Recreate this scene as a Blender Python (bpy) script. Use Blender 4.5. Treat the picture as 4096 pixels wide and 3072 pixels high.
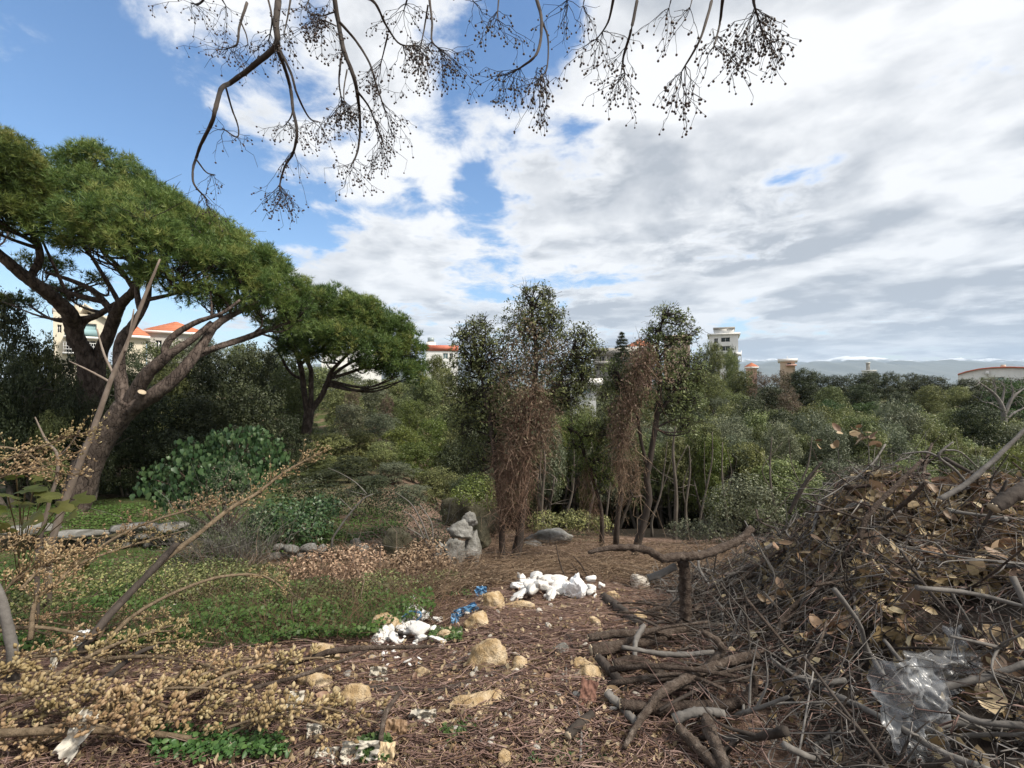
import bpy, bmesh, math, random
import numpy as np
from mathutils import Vector, noise as mnoise

for o in list(bpy.data.objects):
    bpy.data.objects.remove(o)
SC = bpy.context.scene
COL = SC.collection
R = math.radians
rng = np.random.default_rng(7)
random.seed(7)

# ------------------------------------------------------------------ camera
F = 450.0                      # focal length in pixels of a 1024 wide picture
EYE = 1.6
cam = bpy.data.cameras.new('camera')
cam.sensor_width = 36.0
cam.lens = 36.0 * F / 1024.0
cam.clip_start = 0.05
cam.clip_end = 60000
camo = bpy.data.objects.new('camera', cam)
camo.location = (0, 0, EYE)
camo.rotation_euler = (R(90), 0, 0)
COL.objects.link(camo)
SC.camera = camo

# ------------------------------------------------------------------ sky and sun
SUN_EL, SUN_AZ = R(50), R(112)          # azimuth clockwise from +Y (the view direction)
world = bpy.data.worlds.new('World')
SC.world = world
world.use_nodes = True


class NT:
    """small helper for writing node trees"""
    def __init__(s, tree):
        s.t = tree
        s.n = tree.nodes
        s.l = tree.links
        s.n.clear()

    def new(s, typ, **kw):
        nd = s.n.new(typ)
        for k, v in kw.items():
            setattr(nd, k, v)
        return nd

    def put(s, sock, v):
        if hasattr(v, 'is_output'):
            s.l.new(v, sock)
        else:
            sock.default_value = v

    def math(s, op, a, b=0.0, c=0.0, clamp=False):
        nd = s.new('ShaderNodeMath', operation=op, use_clamp=clamp)
        for i, v in enumerate((a, b, c)):
            s.put(nd.inputs[i], v)
        return nd.outputs[0]

    def vmath(s, op, a, b=(0, 0, 0)):
        nd = s.new('ShaderNodeVectorMath', operation=op)
        s.put(nd.inputs[0], a)
        s.put(nd.inputs[1], b)
        return nd.outputs['Value'] if op in ('DOT_PRODUCT', 'LENGTH') else nd.outputs[0]

    def mix(s, f, a, b):
        nd = s.new('ShaderNodeMix', data_type='RGBA')
        s.put(nd.inputs[0], f)
        s.put(nd.inputs[6], a)
        s.put(nd.inputs[7], b)
        return nd.outputs[2]

    def mrange(s, v, a, b, c=0.0, d=1.0, smooth=True):
        nd = s.new('ShaderNodeMapRange', interpolation_type='SMOOTHSTEP' if smooth else 'LINEAR')
        for i, q in enumerate((v, a, b, c, d)):
            s.put(nd.inputs[i], q)
        return nd.outputs[0]

    def noise(s, vec, scale, detail=4, rough=0.5, dist=0.0):
        nd = s.new('ShaderNodeTexNoise')
        if vec is not None:
            s.put(nd.inputs['Vector'], vec)
        nd.inputs['Scale'].default_value = scale
        nd.inputs['Detail'].default_value = detail
        nd.inputs['Roughness'].default_value = rough
        nd.inputs['Distortion'].default_value = dist
        return nd.outputs['Fac']


def rgba(c):
    return (c[0], c[1], c[2], 1.0)


w = NT(world.node_tree)
wout = w.new('ShaderNodeOutputWorld')
sky = w.new('ShaderNodeTexSky', sky_type='NISHITA')
sky.sun_disc = False
sky.sun_elevation = SUN_EL
sky.sun_rotation = SUN_AZ
sky.altitude = 100
sky.air_density = 1.0
sky.dust_density = 1.0
sky.ozone_density = 1.6
tc = w.new('ShaderNodeTexCoord')
dirv = w.vmath('NORMALIZE', tc.outputs['Generated'])
sep = w.new('ShaderNodeSeparateXYZ')
w.l.new(dirv, sep.inputs[0])
zz = w.math('ADD', w.math('MAXIMUM', sep.outputs[2], 0.0), 0.13)
cmb = w.new('ShaderNodeCombineXYZ')
w.l.new(w.math('DIVIDE', sep.outputs[0], zz), cmb.inputs[0])
w.l.new(w.math('DIVIDE', sep.outputs[1], zz), cmb.inputs[1])
cvec = cmb.outputs[0]
cvec2 = w.vmath('ADD', cvec, (3.7, 1.3, 0.0))
n_big = w.noise(cvec2, 1.15, 10, 0.56, 0.25)
n_soft = w.noise(w.vmath('ADD', cvec, (11.2, 4.1, 2.0)), 1.05, 5, 0.5, 0.3)
n_fine = w.noise(w.vmath('ADD', cvec, (1.2, 7.1, 5.0)), 4.2, 8, 0.62, 0.3)
cov = w.math('ADD', w.math('MULTIPLY', n_big, 1.05), w.math('MULTIPLY', n_fine, 0.60))
cov = w.math('SUBTRACT', cov, 0.325)
# openings in the cloud cover, by direction (px, py of a 1024x768 picture, angle, amount)
for (px, py, ang, amt) in ((60, 110, 24, .26), (150, 190, 10, .08), (345, 180, 8, .07), (550, 62, 8, .17), (520, 30, 6, .07), (490, 275, 6, .10),
                           (592, 152, 4, .14), (796, 175, 4, .07), (425, 230, 5, .06), (415, 92, 6, .10), (470, 110, 5, .05), (480, 190, 3, .09), (330, 130, 5, .06),
                           (300, 55, 12, -.12), (690, 90, 12, -.10), (880, 100, 20, -.13), (960, 250, 12, -.06), (250, 130, 6, -.05)):
    d = Vector(((px - 512) / F, 1.0, (384 - py) / F)).normalized()
    dp = w.vmath('DOT_PRODUCT', dirv, tuple(d))
    cov = w.math('SUBTRACT', cov, w.mrange(dp, math.cos(R(ang * 1.3)), math.cos(R(ang * .3)), 0.0, amt))
mask = w.mrange(cov, 0.29, 0.46)
thick = w.mrange(cov, 0.38, 0.62)
shade = w.math('MULTIPLY', thick, w.mrange(n_soft, 0.36, 0.58))
low = w.mrange(sep.outputs[2], 0.0, 0.40, 1.0, 0.15)
shade2 = w.math('MULTIPLY', low, w.mrange(n_big, 0.47, 0.60))
shade = w.math('MAXIMUM', shade, shade2)
shade = w.math('MULTIPLY', shade, w.mrange(sep.outputs[0], -0.6, 0.3, 0.5, 1.0))
n_rel = w.noise(w.vmath('ADD', cvec2, (0.16, 0.05, 0.0)), 1.15, 10, 0.56, 0.25)
rel = w.math('MULTIPLY', w.math('SUBTRACT', n_rel, n_big), 4.5)
shade = w.math('ADD', w.math('MULTIPLY', shade, 1.1), w.math('MULTIPLY', rel, w.mrange(cov, 0.36, 0.5)), clamp=True)
ccol = w.mix(shade, (0.74, 0.745, 0.755, 1), (0.35, 0.375, 0.415, 1))
bg1 = w.new('ShaderNodeBackground')
hs = w.new('ShaderNodeHueSaturation')
hs.inputs['Saturation'].default_value = 1.2
hs.inputs['Value'].default_value = 1.0
w.l.new(sky.outputs[0], hs.inputs['Color'])
w.l.new(hs.outputs[0], bg1.inputs['Color'])
bg1.inputs['Strength'].default_value = 0.15
bg2 = w.new('ShaderNodeBackground')
w.l.new(ccol, bg2.inputs['Color'])
bg2.inputs['Strength'].default_value = 1.0
mx = w.new('ShaderNodeMixShader')
w.l.new(mask, mx.inputs[0])
w.l.new(bg1.outputs[0], mx.inputs[1])
w.l.new(bg2.outputs[0], mx.inputs[2])
w.l.new(mx.outputs[0], wout.inputs['Surface'])

sun = bpy.data.lights.new('sun', 'SUN')
sun.energy = 4.6
sun.angle = R(9)
sun.color = (1.0, 0.93, 0.82)
suno = bpy.data.objects.new('sun', sun)
sd = Vector((math.sin(SUN_AZ) * math.cos(SUN_EL), math.cos(SUN_AZ) * math.cos(SUN_EL), math.sin(SUN_EL)))
suno.rotation_euler = sd.to_track_quat('Z', 'Y').to_euler()
suno.location = (0, -10, 40)
COL.objects.link(suno)

SC.view_settings.view_transform = 'Standard'
SC.view_settings.look = 'None'
SC.view_settings.exposure = 0.5
SC.view_settings.gamma = 1.0
SC.view_settings.use_curve_mapping = False
SC.cycles.use_denoising = True
SC.cycles.sample_clamp_indirect = 4.0
SC.cycles.max_bounces = 6
SC.cycles.transparent_max_bounces = 6


# ------------------------------------------------------------------ terrain function and picture <-> place helpers
def sstep(a, b, x):
    t = np.clip((np.asarray(x, float) - a) / (b - a), 0, 1)
    return t * t * (3 - 2 * t)


def bumps(x, y):
    return (np.sin(x * 2.1 + 1.3 * np.sin(y * 1.7)) * np.sin(y * 2.6 + 0.7) * 0.5
            + np.sin(x * 5.3 + y * 3.1) * np.sin(y * 6.1 - x * 2.2) * 0.22
            + np.sin(x * 0.7 - y * 0.9) * 0.8)


YR = [-50, 0, 2.4, 4.6, 8, 12, 18, 26, 40, 60, 110, 400, 2000, 40000]
ZR = [0.3, 0.02, 0.0, -.55, -1.53, -2.5, -4.2, -4.6, -3.6, -1.8, 0.0, -3, -40, -60]
YL = [-50, 0, 2.2, 4.4, 8.6, 9.0, 12, 20, 30, 45, 110, 400, 2000, 40000]
ZL = [0.3, 0.02, 0.0, -.72, -1.62, -1.55, -1.62, -2.2, -1.6, 0.3, 2.0, -1, -40, -60]


def hgt(x, y):
    x = np.asarray(x, float)
    y = np.asarray(y, float)
    s = x / np.maximum(y, 1.0)
    t = sstep(-0.27, -0.03, s)
    z = np.interp(y, YL, ZL) * (1 - t) + np.interp(y, YR, ZR) * t
    amp = 0.035 + 0.05 * sstep(3, 9, y)
    return z + bumps(x, y) * amp


def P(px, py, Y):
    return np.array([(px - 512) / F * Y, Y, EYE - (py - 384) / F * Y])


_YS = np.geomspace(1.0, 120, 420)


def G(px, py):
    """points of the ground seen at these pixels"""
    px = np.atleast_1d(np.asarray(px, float))
    py = np.atleast_1d(np.asarray(py, float))
    out = np.full((len(px), 3), np.nan)
    done = np.zeros(len(px), bool)
    for Y in _YS:
        x = (px - 512) / F * Y
        zr = EYE - (py - 384) / F * Y
        zg = hgt(x, np.full_like(x, Y))
        hit = (~done) & (zr <= zg)
        out[hit] = np.stack([x[hit], np.full(hit.sum(), Y), zg[hit]], 1)
        done |= hit
    out[~done] = (0, 60, -4)
    return out


def in_poly(px, py, poly):
    c = np.zeros(len(px), bool)
    n = len(poly)
    for i in range(n):
        x0, y0 = poly[i]
        x1, y1 = poly[(i + 1) % n]
        if y0 == y1:
            continue
        k = ((y0 > py) != (y1 > py)) & (px < (x1 - x0) * (py - y0) / (y1 - y0) + x0)
        c ^= k
    return c


def poly_points(poly, n):
    a = np.array(poly, float)
    lo, hi = a.min(0), a.max(0)
    q = rng.uniform(lo, hi, (n * 4, 2))
    q = q[in_poly(q[:, 0], q[:, 1], poly)][:n]
    return G(q[:, 0], q[:, 1])


def unit(v):
    return v / np.maximum(np.linalg.norm(v, axis=-1, keepdims=True), 1e-9)


def rand_dirs(n):
    return unit(rng.normal(size=(n, 3)))


# ------------------------------------------------------------------ mesh builder
class MB:
    def __init__(s):
        s.v, s.r, s.t, s.q, s.n = [], [], [], [], 0

    def add(s, v, tris=None, quads=None, rnd=0.5):
        v = np.asarray(v, float).reshape(-1, 3)
        s.v.append(v)
        s.r.append(np.broadcast_to(np.asarray(rnd, float), (len(v),)))
        if tris is not None and len(tris):
            s.t.append(np.asarray(tris, int).reshape(-1, 3) + s.n)
        if quads is not None and len(quads):
            s.q.append(np.asarray(quads, int).reshape(-1, 4) + s.n)
        s.n += len(v)

    def inst(s, tv, tf, O, M, rnd):
        """a template placed N times; M is (N,3,3) with the axes as rows"""
        tv = np.asarray(tv, float)
        N, K = len(O), len(tv)
        if N == 0:
            return
        v = np.asarray(O)[:, None, :] + np.einsum('kj,nji->nki', tv, M)
        off = (np.arange(N) * K)[:, None, None]
        t3 = np.array([f for f in tf if len(f) == 3], int)
        t4 = np.array([f for f in tf if len(f) == 4], int)
        s.add(v.reshape(-1, 3), (t3[None] + off) if len(t3) else None,
              (t4[None] + off) if len(t4) else None, np.repeat(np.asarray(rnd, float), K))

    def tube(s, pts, rad, sides=6, rnd=0.5, rough=0.0, cap=True):
        pts = np.asarray(pts, float)
        rad = np.broadcast_to(np.asarray(rad, float), (len(pts),))
        tan = unit(np.gradient(pts, axis=0))
        ref = np.array([0.31, 0.2, 0.93]) if abs(tan[0][2]) < 0.8 else np.array([0.9, 0.35, 0.1])
        u = unit(np.cross(tan, ref))
        vv = np.cross(tan, u)
        a = np.linspace(0, 2 * math.pi, sides, endpoint=False)
        rr = rad[:, None] * np.ones((1, sides))
        if rough:
            rr = rr * (1 + rng.normal(0, rough, rr.shape))
        ring = pts[:, None] + rr[..., None] * (np.cos(a)[None, :, None] * u[:, None] + np.sin(a)[None, :, None] * vv[:, None])
        n = len(pts)
        i = np.arange(n - 1)[:, None] * sides
        j = np.arange(sides)[None]
        j2 = (j + 1) % sides
        q = np.stack([i + j, i + j2, i + sides + j2, i + sides + j], -1).reshape(-1, 4)
        s.add(ring.reshape(-1, 3), None, q, rnd)
        if cap:
            for k, c in ((0, pts[0]), (n - 1, pts[-1])):
                base = s.n - n * sides - (0 if k == 0 else 1)
                s.v.append(c[None])
                s.r.append(np.array([rnd if np.isscalar(rnd) else 0.5]))
                jj = np.arange(sides)
                a0 = base + k * sides + jj
                a1 = base + k * sides + (jj + 1) % sides
                cc = np.full(sides, s.n)
                s.t.append(np.stack([a1, a0, cc] if k == 0 else [a0, a1, cc], 1))
                s.n += 1

    def twigs(s, p0, d, L, r0, r1=None, bend=0.25, wig=0.06, segs=4, sides=3, rnd=None, drape=None, lift=None):
        """N thin tapering twigs at once"""
        N = len(p0)
        if N == 0:
            return None
        d = unit(np.asarray(d, float))
        L = np.broadcast_to(np.asarray(L, float), (N,))
        r0 = np.broadcast_to(np.asarray(r0, float), (N,))
        r1 = r0 * 0.35 if r1 is None else np.broadcast_to(np.asarray(r1, float), (N,))
        rnd = rng.random(N) if rnd is None else rnd
        b = rand_dirs(N) * bend
        t = np.linspace(0, 1, segs + 1)
        pos = (p0[:, None] + d[:, None] * (L[:, None] * t)[..., None]
               + b[:, None] * (L[:, None] * t ** 2)[..., None])
        pos[:, 1:] += rng.normal(0, wig, (N, segs, 3)) * L[:, None, None] * 0.5
        if drape is not None:
            lf = np.zeros(N) if lift is None else lift
            pos[..., 2] = drape(pos[..., 0], pos[..., 1]) + lf[:, None] + (pos[..., 2] - p0[:, None, 2]) * 0.35
        u = unit(np.cross(d, rand_dirs(N)))
        v = np.cross(d, u)
        rr = r0[:, None] * (1 - t) + r1[:, None] * t
        a = np.linspace(0, 2 * math.pi, sides, endpoint=False)
        ring = (pos[:, :, None] + rr[:, :, None, None] * (np.cos(a)[None, None, :, None] * u[:, None, None]
                + np.sin(a)[None, None, :, None] * v[:, None, None]))
        i = np.arange(segs)[:, None] * sides
        j = np.arange(sides)[None]
        j2 = (j + 1) % sides
        q = np.stack([i + j, i + j2, i + sides + j2, i + sides + j], -1).reshape(-1, 4)
        K = (segs + 1) * sides
        s.add(ring.reshape(-1, 3), None, (q[None] + (np.arange(N) * K)[:, None, None]), np.repeat(rnd, K))
        return pos

    def mesh(s, name, mats, smooth=False, base=(0, 0, 0)):
        v = np.concatenate(s.v) - np.asarray(base)
        r = np.concatenate(s.r)
        t = np.concatenate(s.t) if s.t else np.zeros((0, 3), int)
        q = np.concatenate(s.q) if s.q else np.zeros((0, 4), int)
        me = bpy.data.meshes.new(name)
        me.vertices.add(len(v))
        me.vertices.foreach_set('co', v.astype(np.float32).ravel())
        me.loops.add(len(t) * 3 + len(q) * 4)
        me.loops.foreach_set('vertex_index', np.concatenate([t.ravel(), q.ravel()]).astype(np.int32))
        me.polygons.add(len(t) + len(q))
        st = np.concatenate([np.arange(len(t)) * 3, len(t) * 3 + np.arange(len(q)) * 4]).astype(np.int32)
        me.polygons.foreach_set('loop_start', st)
        if smooth:
            me.polygons.foreach_set('use_smooth', np.ones(len(st), bool))
        at = me.attributes.new('rnd', 'FLOAT', 'POINT')
        at.data.foreach_set('value', r.astype(np.float32))
        me.update(calc_edges=True)
        for m in (mats if isinstance(mats, (list, tuple)) else [mats]):
            me.materials.append(M[m])
        return me

    def build(s, name, mat, parent=None, smooth=False, kind=None, label=None):
        base = tuple(parent.location) if parent else (0, 0, 0)
        if parent is not None and parent.parent is not None:
            base = tuple(Vector(base) + parent.parent.location)
        me = s.mesh(name, mat, smooth, base)
        o = bpy.data.objects.new(name, me)
        COL.objects.link(o)
        if parent:
            o.parent = parent
        if kind:
            o['kind'] = kind
        if label:
            o['label'] = label
        return o


def thing(name, label, cat, loc, group=None):
    o = bpy.data.objects.new(name, None)
    COL.objects.link(o)
    o.empty_display_size = 0.1
    o.location = [float(a) for a in loc]
    o['label'] = label
    o['category'] = cat
    if group:
        o['group'] = group
    return o


def tag(o, label, cat, group=None):
    o['label'] = label
    o['category'] = cat
    if group:
        o['group'] = group
    return o


def link_copy(me, name, parent, loc, rot=(0, 0, 0), scale=(1, 1, 1)):
    o = bpy.data.objects.new(name, me)
    COL.objects.link(o)
    o.parent = parent
    o.location = loc
    o.rotation_euler = rot
    o.scale = scale
    return o


def smooth_path(pts, k=5):
    """Catmull-Rom through points with any number of columns"""
    p = np.asarray(pts, float)
    if len(p) < 3:
        return np.array([p[0] + (p[-1] - p[0]) * t for t in np.linspace(0, 1, k + 1)])
    e = np.vstack([2 * p[0] - p[1], p, 2 * p[-1] - p[-2]])
    out = []
    for i in range(1, len(e) - 2):
        a, b, c, d = e[i - 1:i + 3]
        for t in np.linspace(0, 1, k, endpoint=False):
            out.append(0.5 * (2 * b + (c - a) * t + (2 * a - 5 * b + 4 * c - d) * t * t + (3 * b - a - 3 * c + d) * t ** 3))
    out.append(p[-1])
    return np.array(out)


def ppath(pts, k=5):
    """pts: (px, py, depth, radius) -> positions, radii"""
    w4 = np.array([list(P(a, b, Y)) + [r] for a, b, Y, r in pts])
    s = smooth_path(w4, k)
    return s[:, :3], np.maximum(s[:, 3], 0.0015)


# ------------------------------------------------------------------ materials
M = {}


def bump_to(n, hsock, strength, dist, bsdf):
    b = n.new('ShaderNodeBump')
    b.inputs['Strength'].default_value = strength
    b.inputs['Distance'].default_value = dist
    n.l.new(hsock, b.inputs['Height'])
    n.l.new(b.outputs[0], bsdf.inputs['Normal'])


def start(name):
    m = bpy.data.materials.new(name)
    m.use_nodes = True
    n = NT(m.node_tree)
    out = n.new('ShaderNodeOutputMaterial')
    b = n.new('ShaderNodeBsdfPrincipled')
    n.l.new(b.outputs[0], out.inputs[0])
    M[name] = m
    return m, n, out, b


def ramp(n, fac, cols):
    r = n.new('ShaderNodeValToRGB')
    e = r.color_ramp.elements
    while len(e) < len(cols):
        e.new(0.5)
    for i, c in enumerate(cols):
        e[i].position = i / (len(cols) - 1)
        e[i].color = rgba(c)
    n.put(r.inputs[0], fac)
    return r.outputs[0]


def leaf_mat(name, cols, rough=0.45, trans=0.3, spec=0.4, vary=0.35, patch=0.0):
    """colour per leaf from the 'rnd' attribute, a little from the individual plant"""
    m, n, out, b = start(name)
    at = n.new('ShaderNodeAttribute', attribute_name='rnd')
    oi = n.new('ShaderNodeObjectInfo')
    c = ramp(n, at.outputs['Fac'], cols)
    h = n.new('ShaderNodeHueSaturation')
    n.l.new(c, h.inputs['Color'])
    n.l.new(n.mrange(oi.outputs['Random'], 0, 1, 1 - vary, 1 + vary, False), h.inputs['Value'])
    n.l.new(n.mrange(n.math('FRACT', n.math('MULTIPLY', oi.outputs['Random'], 7.31)), 0, 1, 0.478, 0.515, False), h.inputs['Hue'])
    c = h.outputs[0]
    n.l.new(c, b.inputs['Base Color'])
    b.inputs['Roughness'].default_value = rough
    b.inputs['Specular IOR Level'].default_value = spec
    if trans:
        tr = n.new('ShaderNodeBsdfTranslucent')
        n.l.new(c, tr.inputs['Color'])
        mxs = n.new('ShaderNodeMixShader')
        mxs.inputs[0].default_value = trans
        n.l.new(b.outputs[0], mxs.inputs[1])
        n.l.new(tr.outputs[0], mxs.inputs[2])
        n.l.new(mxs.outputs[0], out.inputs[0])
    return m


def rough_mat(name, cols, scale=6, rough=0.85, bump=0.5, bdist=0.02, stretch=(1, 1, 1), attr=0.3, detail=6, vor=0.0, spec=0.25):
    """noise between the given colours + bump"""
    m, n, out, b = start(name)
    tcn = n.new('ShaderNodeTexCoord')
    mp = n.new('ShaderNodeMapping')
    mp.inputs['Scale'].default_value = stretch
    n.l.new(tcn.outputs['Object'], mp.inputs[0])
    f = n.noise(mp.outputs[0], scale, detail, 0.6, 0.2)
    f = n.mrange(f, 0.28, 0.72, 0, 1, False)
    at = n.new('ShaderNodeAttribute', attribute_name='rnd')
    if attr:
        f2 = n.math('ADD', n.math('MULTIPLY', f, 1 - attr), n.math('MULTIPLY', at.outputs['Fac'], attr))
    else:
        f2 = f
    col = ramp(n, f2, cols)
    hh = n.noise(mp.outputs[0], scale * 3.1, detail, 0.65)
    if vor:
        vo = n.new('ShaderNodeTexVoronoi', feature='DISTANCE_TO_EDGE')
        vo.inputs['Scale'].default_value = scale * vor
        n.l.new(mp.outputs[0], vo.inputs['Vector'])
        crack = n.mrange(n.math('ADD', vo.outputs['Distance'], n.math('MULTIPLY', f, .12)), 0.02, 0.14)
        col = n.mix(n.math('SUBTRACT', 1.0, crack), col, rgba([q * 0.9 for q in cols[0]]))
        hh = n.math('ADD', n.math('MULTIPLY', hh, 0.4), n.math('MULTIPLY', crack, 0.6))
    n.l.new(col, b.inputs['Base Color'])
    b.inputs['Roughness'].default_value = rough
    b.inputs['Specular IOR Level'].default_value = spec
    bump_to(n, hh, bump, bdist, b)
    return m


# foliage
leaf_mat('needle', [(0.044, 0.081, 0.027), (0.090, 0.150, 0.042), (0.148, 0.213, 0.055), (0.236, 0.252, 0.077)], 0.5, 0.3, 0.3, 0.12)
leaf_mat('leaf_olive', [(0.060, 0.072, 0.032), (0.106, 0.126, 0.049), (0.164, 0.189, 0.068), (0.242, 0.251, 0.102)], 0.5, 0.25, 0.28, 0.3)
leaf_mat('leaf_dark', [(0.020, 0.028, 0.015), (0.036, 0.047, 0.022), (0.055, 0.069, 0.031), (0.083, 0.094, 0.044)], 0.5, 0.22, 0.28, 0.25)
leaf_mat('leaf_grey', [(0.062, 0.076, 0.048), (0.109, 0.128, 0.077), (0.163, 0.184, 0.111), (0.233, 0.247, 0.153)], 0.5, 0.25, 0.28, 0.2)
leaf_mat('leaf_yellow', [(0.051, 0.068, 0.017), (0.097, 0.125, 0.028), (0.143, 0.177, 0.039), (0.204, 0.217, 0.065)], 0.45, 0.35, 0.4, 0.2)
leaf_mat('leaf_green', [(0.023, 0.048, 0.013), (0.040, 0.084, 0.022), (0.063, 0.121, 0.031), (0.103, 0.158, 0.043)], 0.45, 0.35, 0.4, 0.2)
leaf_mat('leaf_broad', [(0.021, 0.050, 0.020), (0.038, 0.078, 0.030), (0.059, 0.109, 0.039), (0.091, 0.139, 0.056)], 0.45, 0.3, 0.4, 0.2)
leaf_mat('leaf_fig', [(.07, .085, .018), (.11, .125, .03), (.15, .16, .045)], 0.5, 0.45, 0.3, 0.2)
leaf_mat('leaf_rust', [(0.077, 0.056, 0.041), (0.127, 0.091, 0.064), (0.180, 0.134, 0.089), (0.102, 0.126, 0.064)], 0.6, 0.2, 0.3, 0.2)
leaf_mat('leaf_dry', [(0.116, 0.082, 0.048), (0.196, 0.133, 0.079), (0.289, 0.210, 0.128), (0.416, 0.326, 0.221)], 0.65, 0.15, 0.3, 0.2)
leaf_mat('leaf_dead', [(0.124, 0.079, 0.045), (0.217, 0.145, 0.081), (0.319, 0.224, 0.128), (0.493, 0.391, 0.258)], 0.55, 0.12, 0.4, 0.3)
leaf_mat('clover', [(0.031, 0.061, 0.013), (0.052, 0.099, 0.020), (0.079, 0.139, 0.029), (0.115, 0.174, 0.044)], 0.5, 0.35, 0.3, 0.1)
leaf_mat('pod', [(0.167, 0.115, 0.055), (0.230, 0.168, 0.082), (0.294, 0.221, 0.119), (0.358, 0.289, 0.171)], 0.7, 0.0, 0.2, 0.06)
leaf_mat('stalk', [(0.070, 0.049, 0.028), (0.119, 0.085, 0.046), (0.175, 0.126, 0.068)], 0.75, 0.0, 0.25, 0.15)
leaf_mat('twig', [(0.049, 0.033, 0.026), (0.101, 0.067, 0.051), (0.168, 0.115, 0.087), (0.269, 0.201, 0.161)], 0.8, 0.0, 0.25, 0.2)
leaf_mat('twig_grey', [(0.045, 0.038, 0.034), (0.078, 0.071, 0.063), (0.120, 0.110, 0.098), (0.194, 0.183, 0.168)], 0.75, 0.0, 0.3, 0.2)
leaf_mat('vine', [(0.095, 0.062, 0.044), (0.163, 0.108, 0.072), (0.247, 0.168, 0.112), (0.356, 0.268, 0.195)], 0.8, 0.0, 0.2, 0.2)
leaf_mat('straw', [(0.121, 0.072, 0.041), (0.196, 0.124, 0.072), (0.287, 0.196, 0.124), (0.377, 0.281, 0.205)], 0.75, 0.0, 0.2, 0.1)
leaf_mat('berry', [(0.018, 0.010, 0.007), (0.036, 0.019, 0.012), (0.072, 0.042, 0.021)], 0.4, 0.0, 0.5, 0.1)
leaf_mat('dark_twig', [(0.016, 0.013, 0.011), (0.028, 0.022, 0.019), (0.040, 0.032, 0.028)], 0.8, 0.0, 0.2, 0.1)
# bark, stone
rough_mat('bark_pine', [(.035, .026, .022), (.08, .061, .051), (.165, .13, .11)], 9, 0.9, 1.0, 0.04, (1, 1, .45), 0.1, 9, 1.5)
rough_mat('bark_grey', [(.05, .042, .035), (.1, .085, .07), (.17, .15, .125)], 9, 0.85, 0.6, 0.015, (1, 1, .25), 0.2)
rough_mat('bark_dark', [(.02, .016, .013), (.045, .036, .03), (.085, .07, .06)], 10, 0.85, 0.6, 0.012, (1, 1, .3), 0.2)
rough_mat('bark_sapling', [(.13, .1, .08), (.2, .16, .13), (.3, .26, .22)], 14, 0.7, 0.3, 0.006, (1, 1, .4), 0.2)
rough_mat('bark_log', [(.022, .015, .012), (.06, .042, .032), (.115, .088, .07), (.27, .225, .19)], 26, 0.85, 1.0, 0.03, (1, 1, 1), 0.3, 8)
rough_mat('bark_weathered', [(.075, .068, .062), (.13, .12, .11), (.21, .2, .185)], 13, 0.8, 0.6, 0.008, (1, 1, 1), 0.3, 8)
rough_mat('bark_stalk', [(.05, .036, .022), (.11, .08, .05), (.18, .135, .088), (.27, .21, .145)], 30, .85, 1.0, .012, (1, 1, 1), .3, 8)
rough_mat('bark_bare', [(.1, .09, .08), (.17, .155, .14), (.27, .255, .235)], 4, 0.8, 0.4, 0.03, (1, 1, .5), 0.2)
rough_mat('cut_wood', [(.3, .24, .16), (.42, .34, .24), (.5, .42, .32)], 18, 0.8, 0.2, 0.004)
rough_mat('limestone', [(.13, .085, .05), (.36, .25, .13), (.54, .43, .29), (.62, .55, .44)], 11, 0.85, 1.0, 0.03, (1, 1, 1), 0.2, 9)
rough_mat('pale_stone', [(.3, .26, .2), (.52, .48, .42), (.7, .67, .63)], 16, 0.85, 0.7, 0.02, (1, 1, 1), 0.3, 8)
rough_mat('grey_stone', [(.05, .048, .038), (.13, .125, .11), (.24, .235, .22), (.42, .41, .39)], 4, 0.9, 0.9, 0.05, (1, 1, 1), 0.2, 9)
rough_mat('mossy_stone', [(.035, .035, .022), (.075, .07, .045), (.13, .12, .085)], 4, 0.95, 0.9, 0.05, (1, 1, 1), 0.2, 9)
rough_mat('plaster', [(.24, .21, .175), (.5, .48, .45), (.68, .67, .65), (.76, .76, .75)], 18, 0.75, 0.3, 0.01, (1, 1, 1), 0.3)
rough_mat('plastic_white', [(.68, .7, .72), (.8, .81, .82), (.86, .86, .86)], 5, 0.35, 0.25, 0.01, (1, 1, 1), 0.2, 4, 0, 0.5)
rough_mat('plastic_blue', [(.05, .12, .22), (.09, .23, .4), (.24, .42, .58)], 9, 0.45, 0.3, 0.01, (1, 1, 1), 0.3, 4, 0, 0.5)
rough_mat('plastic_black', [(.02, .022, .025), (.04, .042, .048), (.07, .07, .075)], 9, 0.5, 0.3, 0.01)
rough_mat('cream_cloth', [(.5, .44, .32), (.62, .56, .44), (.7, .65, .55)], 9, 0.8, 0.2, 0.01)
rough_mat('tarnished_card', [(.3, .27, .22), (.42, .39, .33), (.55, .52, .46)], 9, 0.8, 0.3, 0.01, (1, 1, 1), 0.4)
# buildings
for nm, c in (('wall_cream', (.62, .56, .45)), ('wall_white', (.74, .74, .72)), ('wall_grey', (.42, .40, .37)),
              ('wall_peach', (.55, .44, .34)), ('concrete', (.36, .34, .31)), ('trim_white', (.78, .77, .74)),
              ('wall_pink', (.55, .34, .28))):
    rough_mat(nm, [tuple(q * .86 for q in c), c, tuple(min(q * 1.06, .85) for q in c)], 0.8, 0.85, 0.15, 0.02, (1, 1, .4), 0.1, 8)
rough_mat('roof_tile', [(.3, .1, .055), (.42, .15, .08), (.52, .22, .13)], 2.2, 0.8, 0.4, 0.04, (1, 1, 1), 0.6)
rough_mat('red_paint', [(.38, .1, .06), (.46, .14, .09), (.5, .18, .12)], 2, 0.6, 0.1, 0.01)
rough_mat('red_bark', [(.1, .05, .038), (.18, .095, .07), (.26, .16, .12)], 14, .85, .6, .01)
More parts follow.
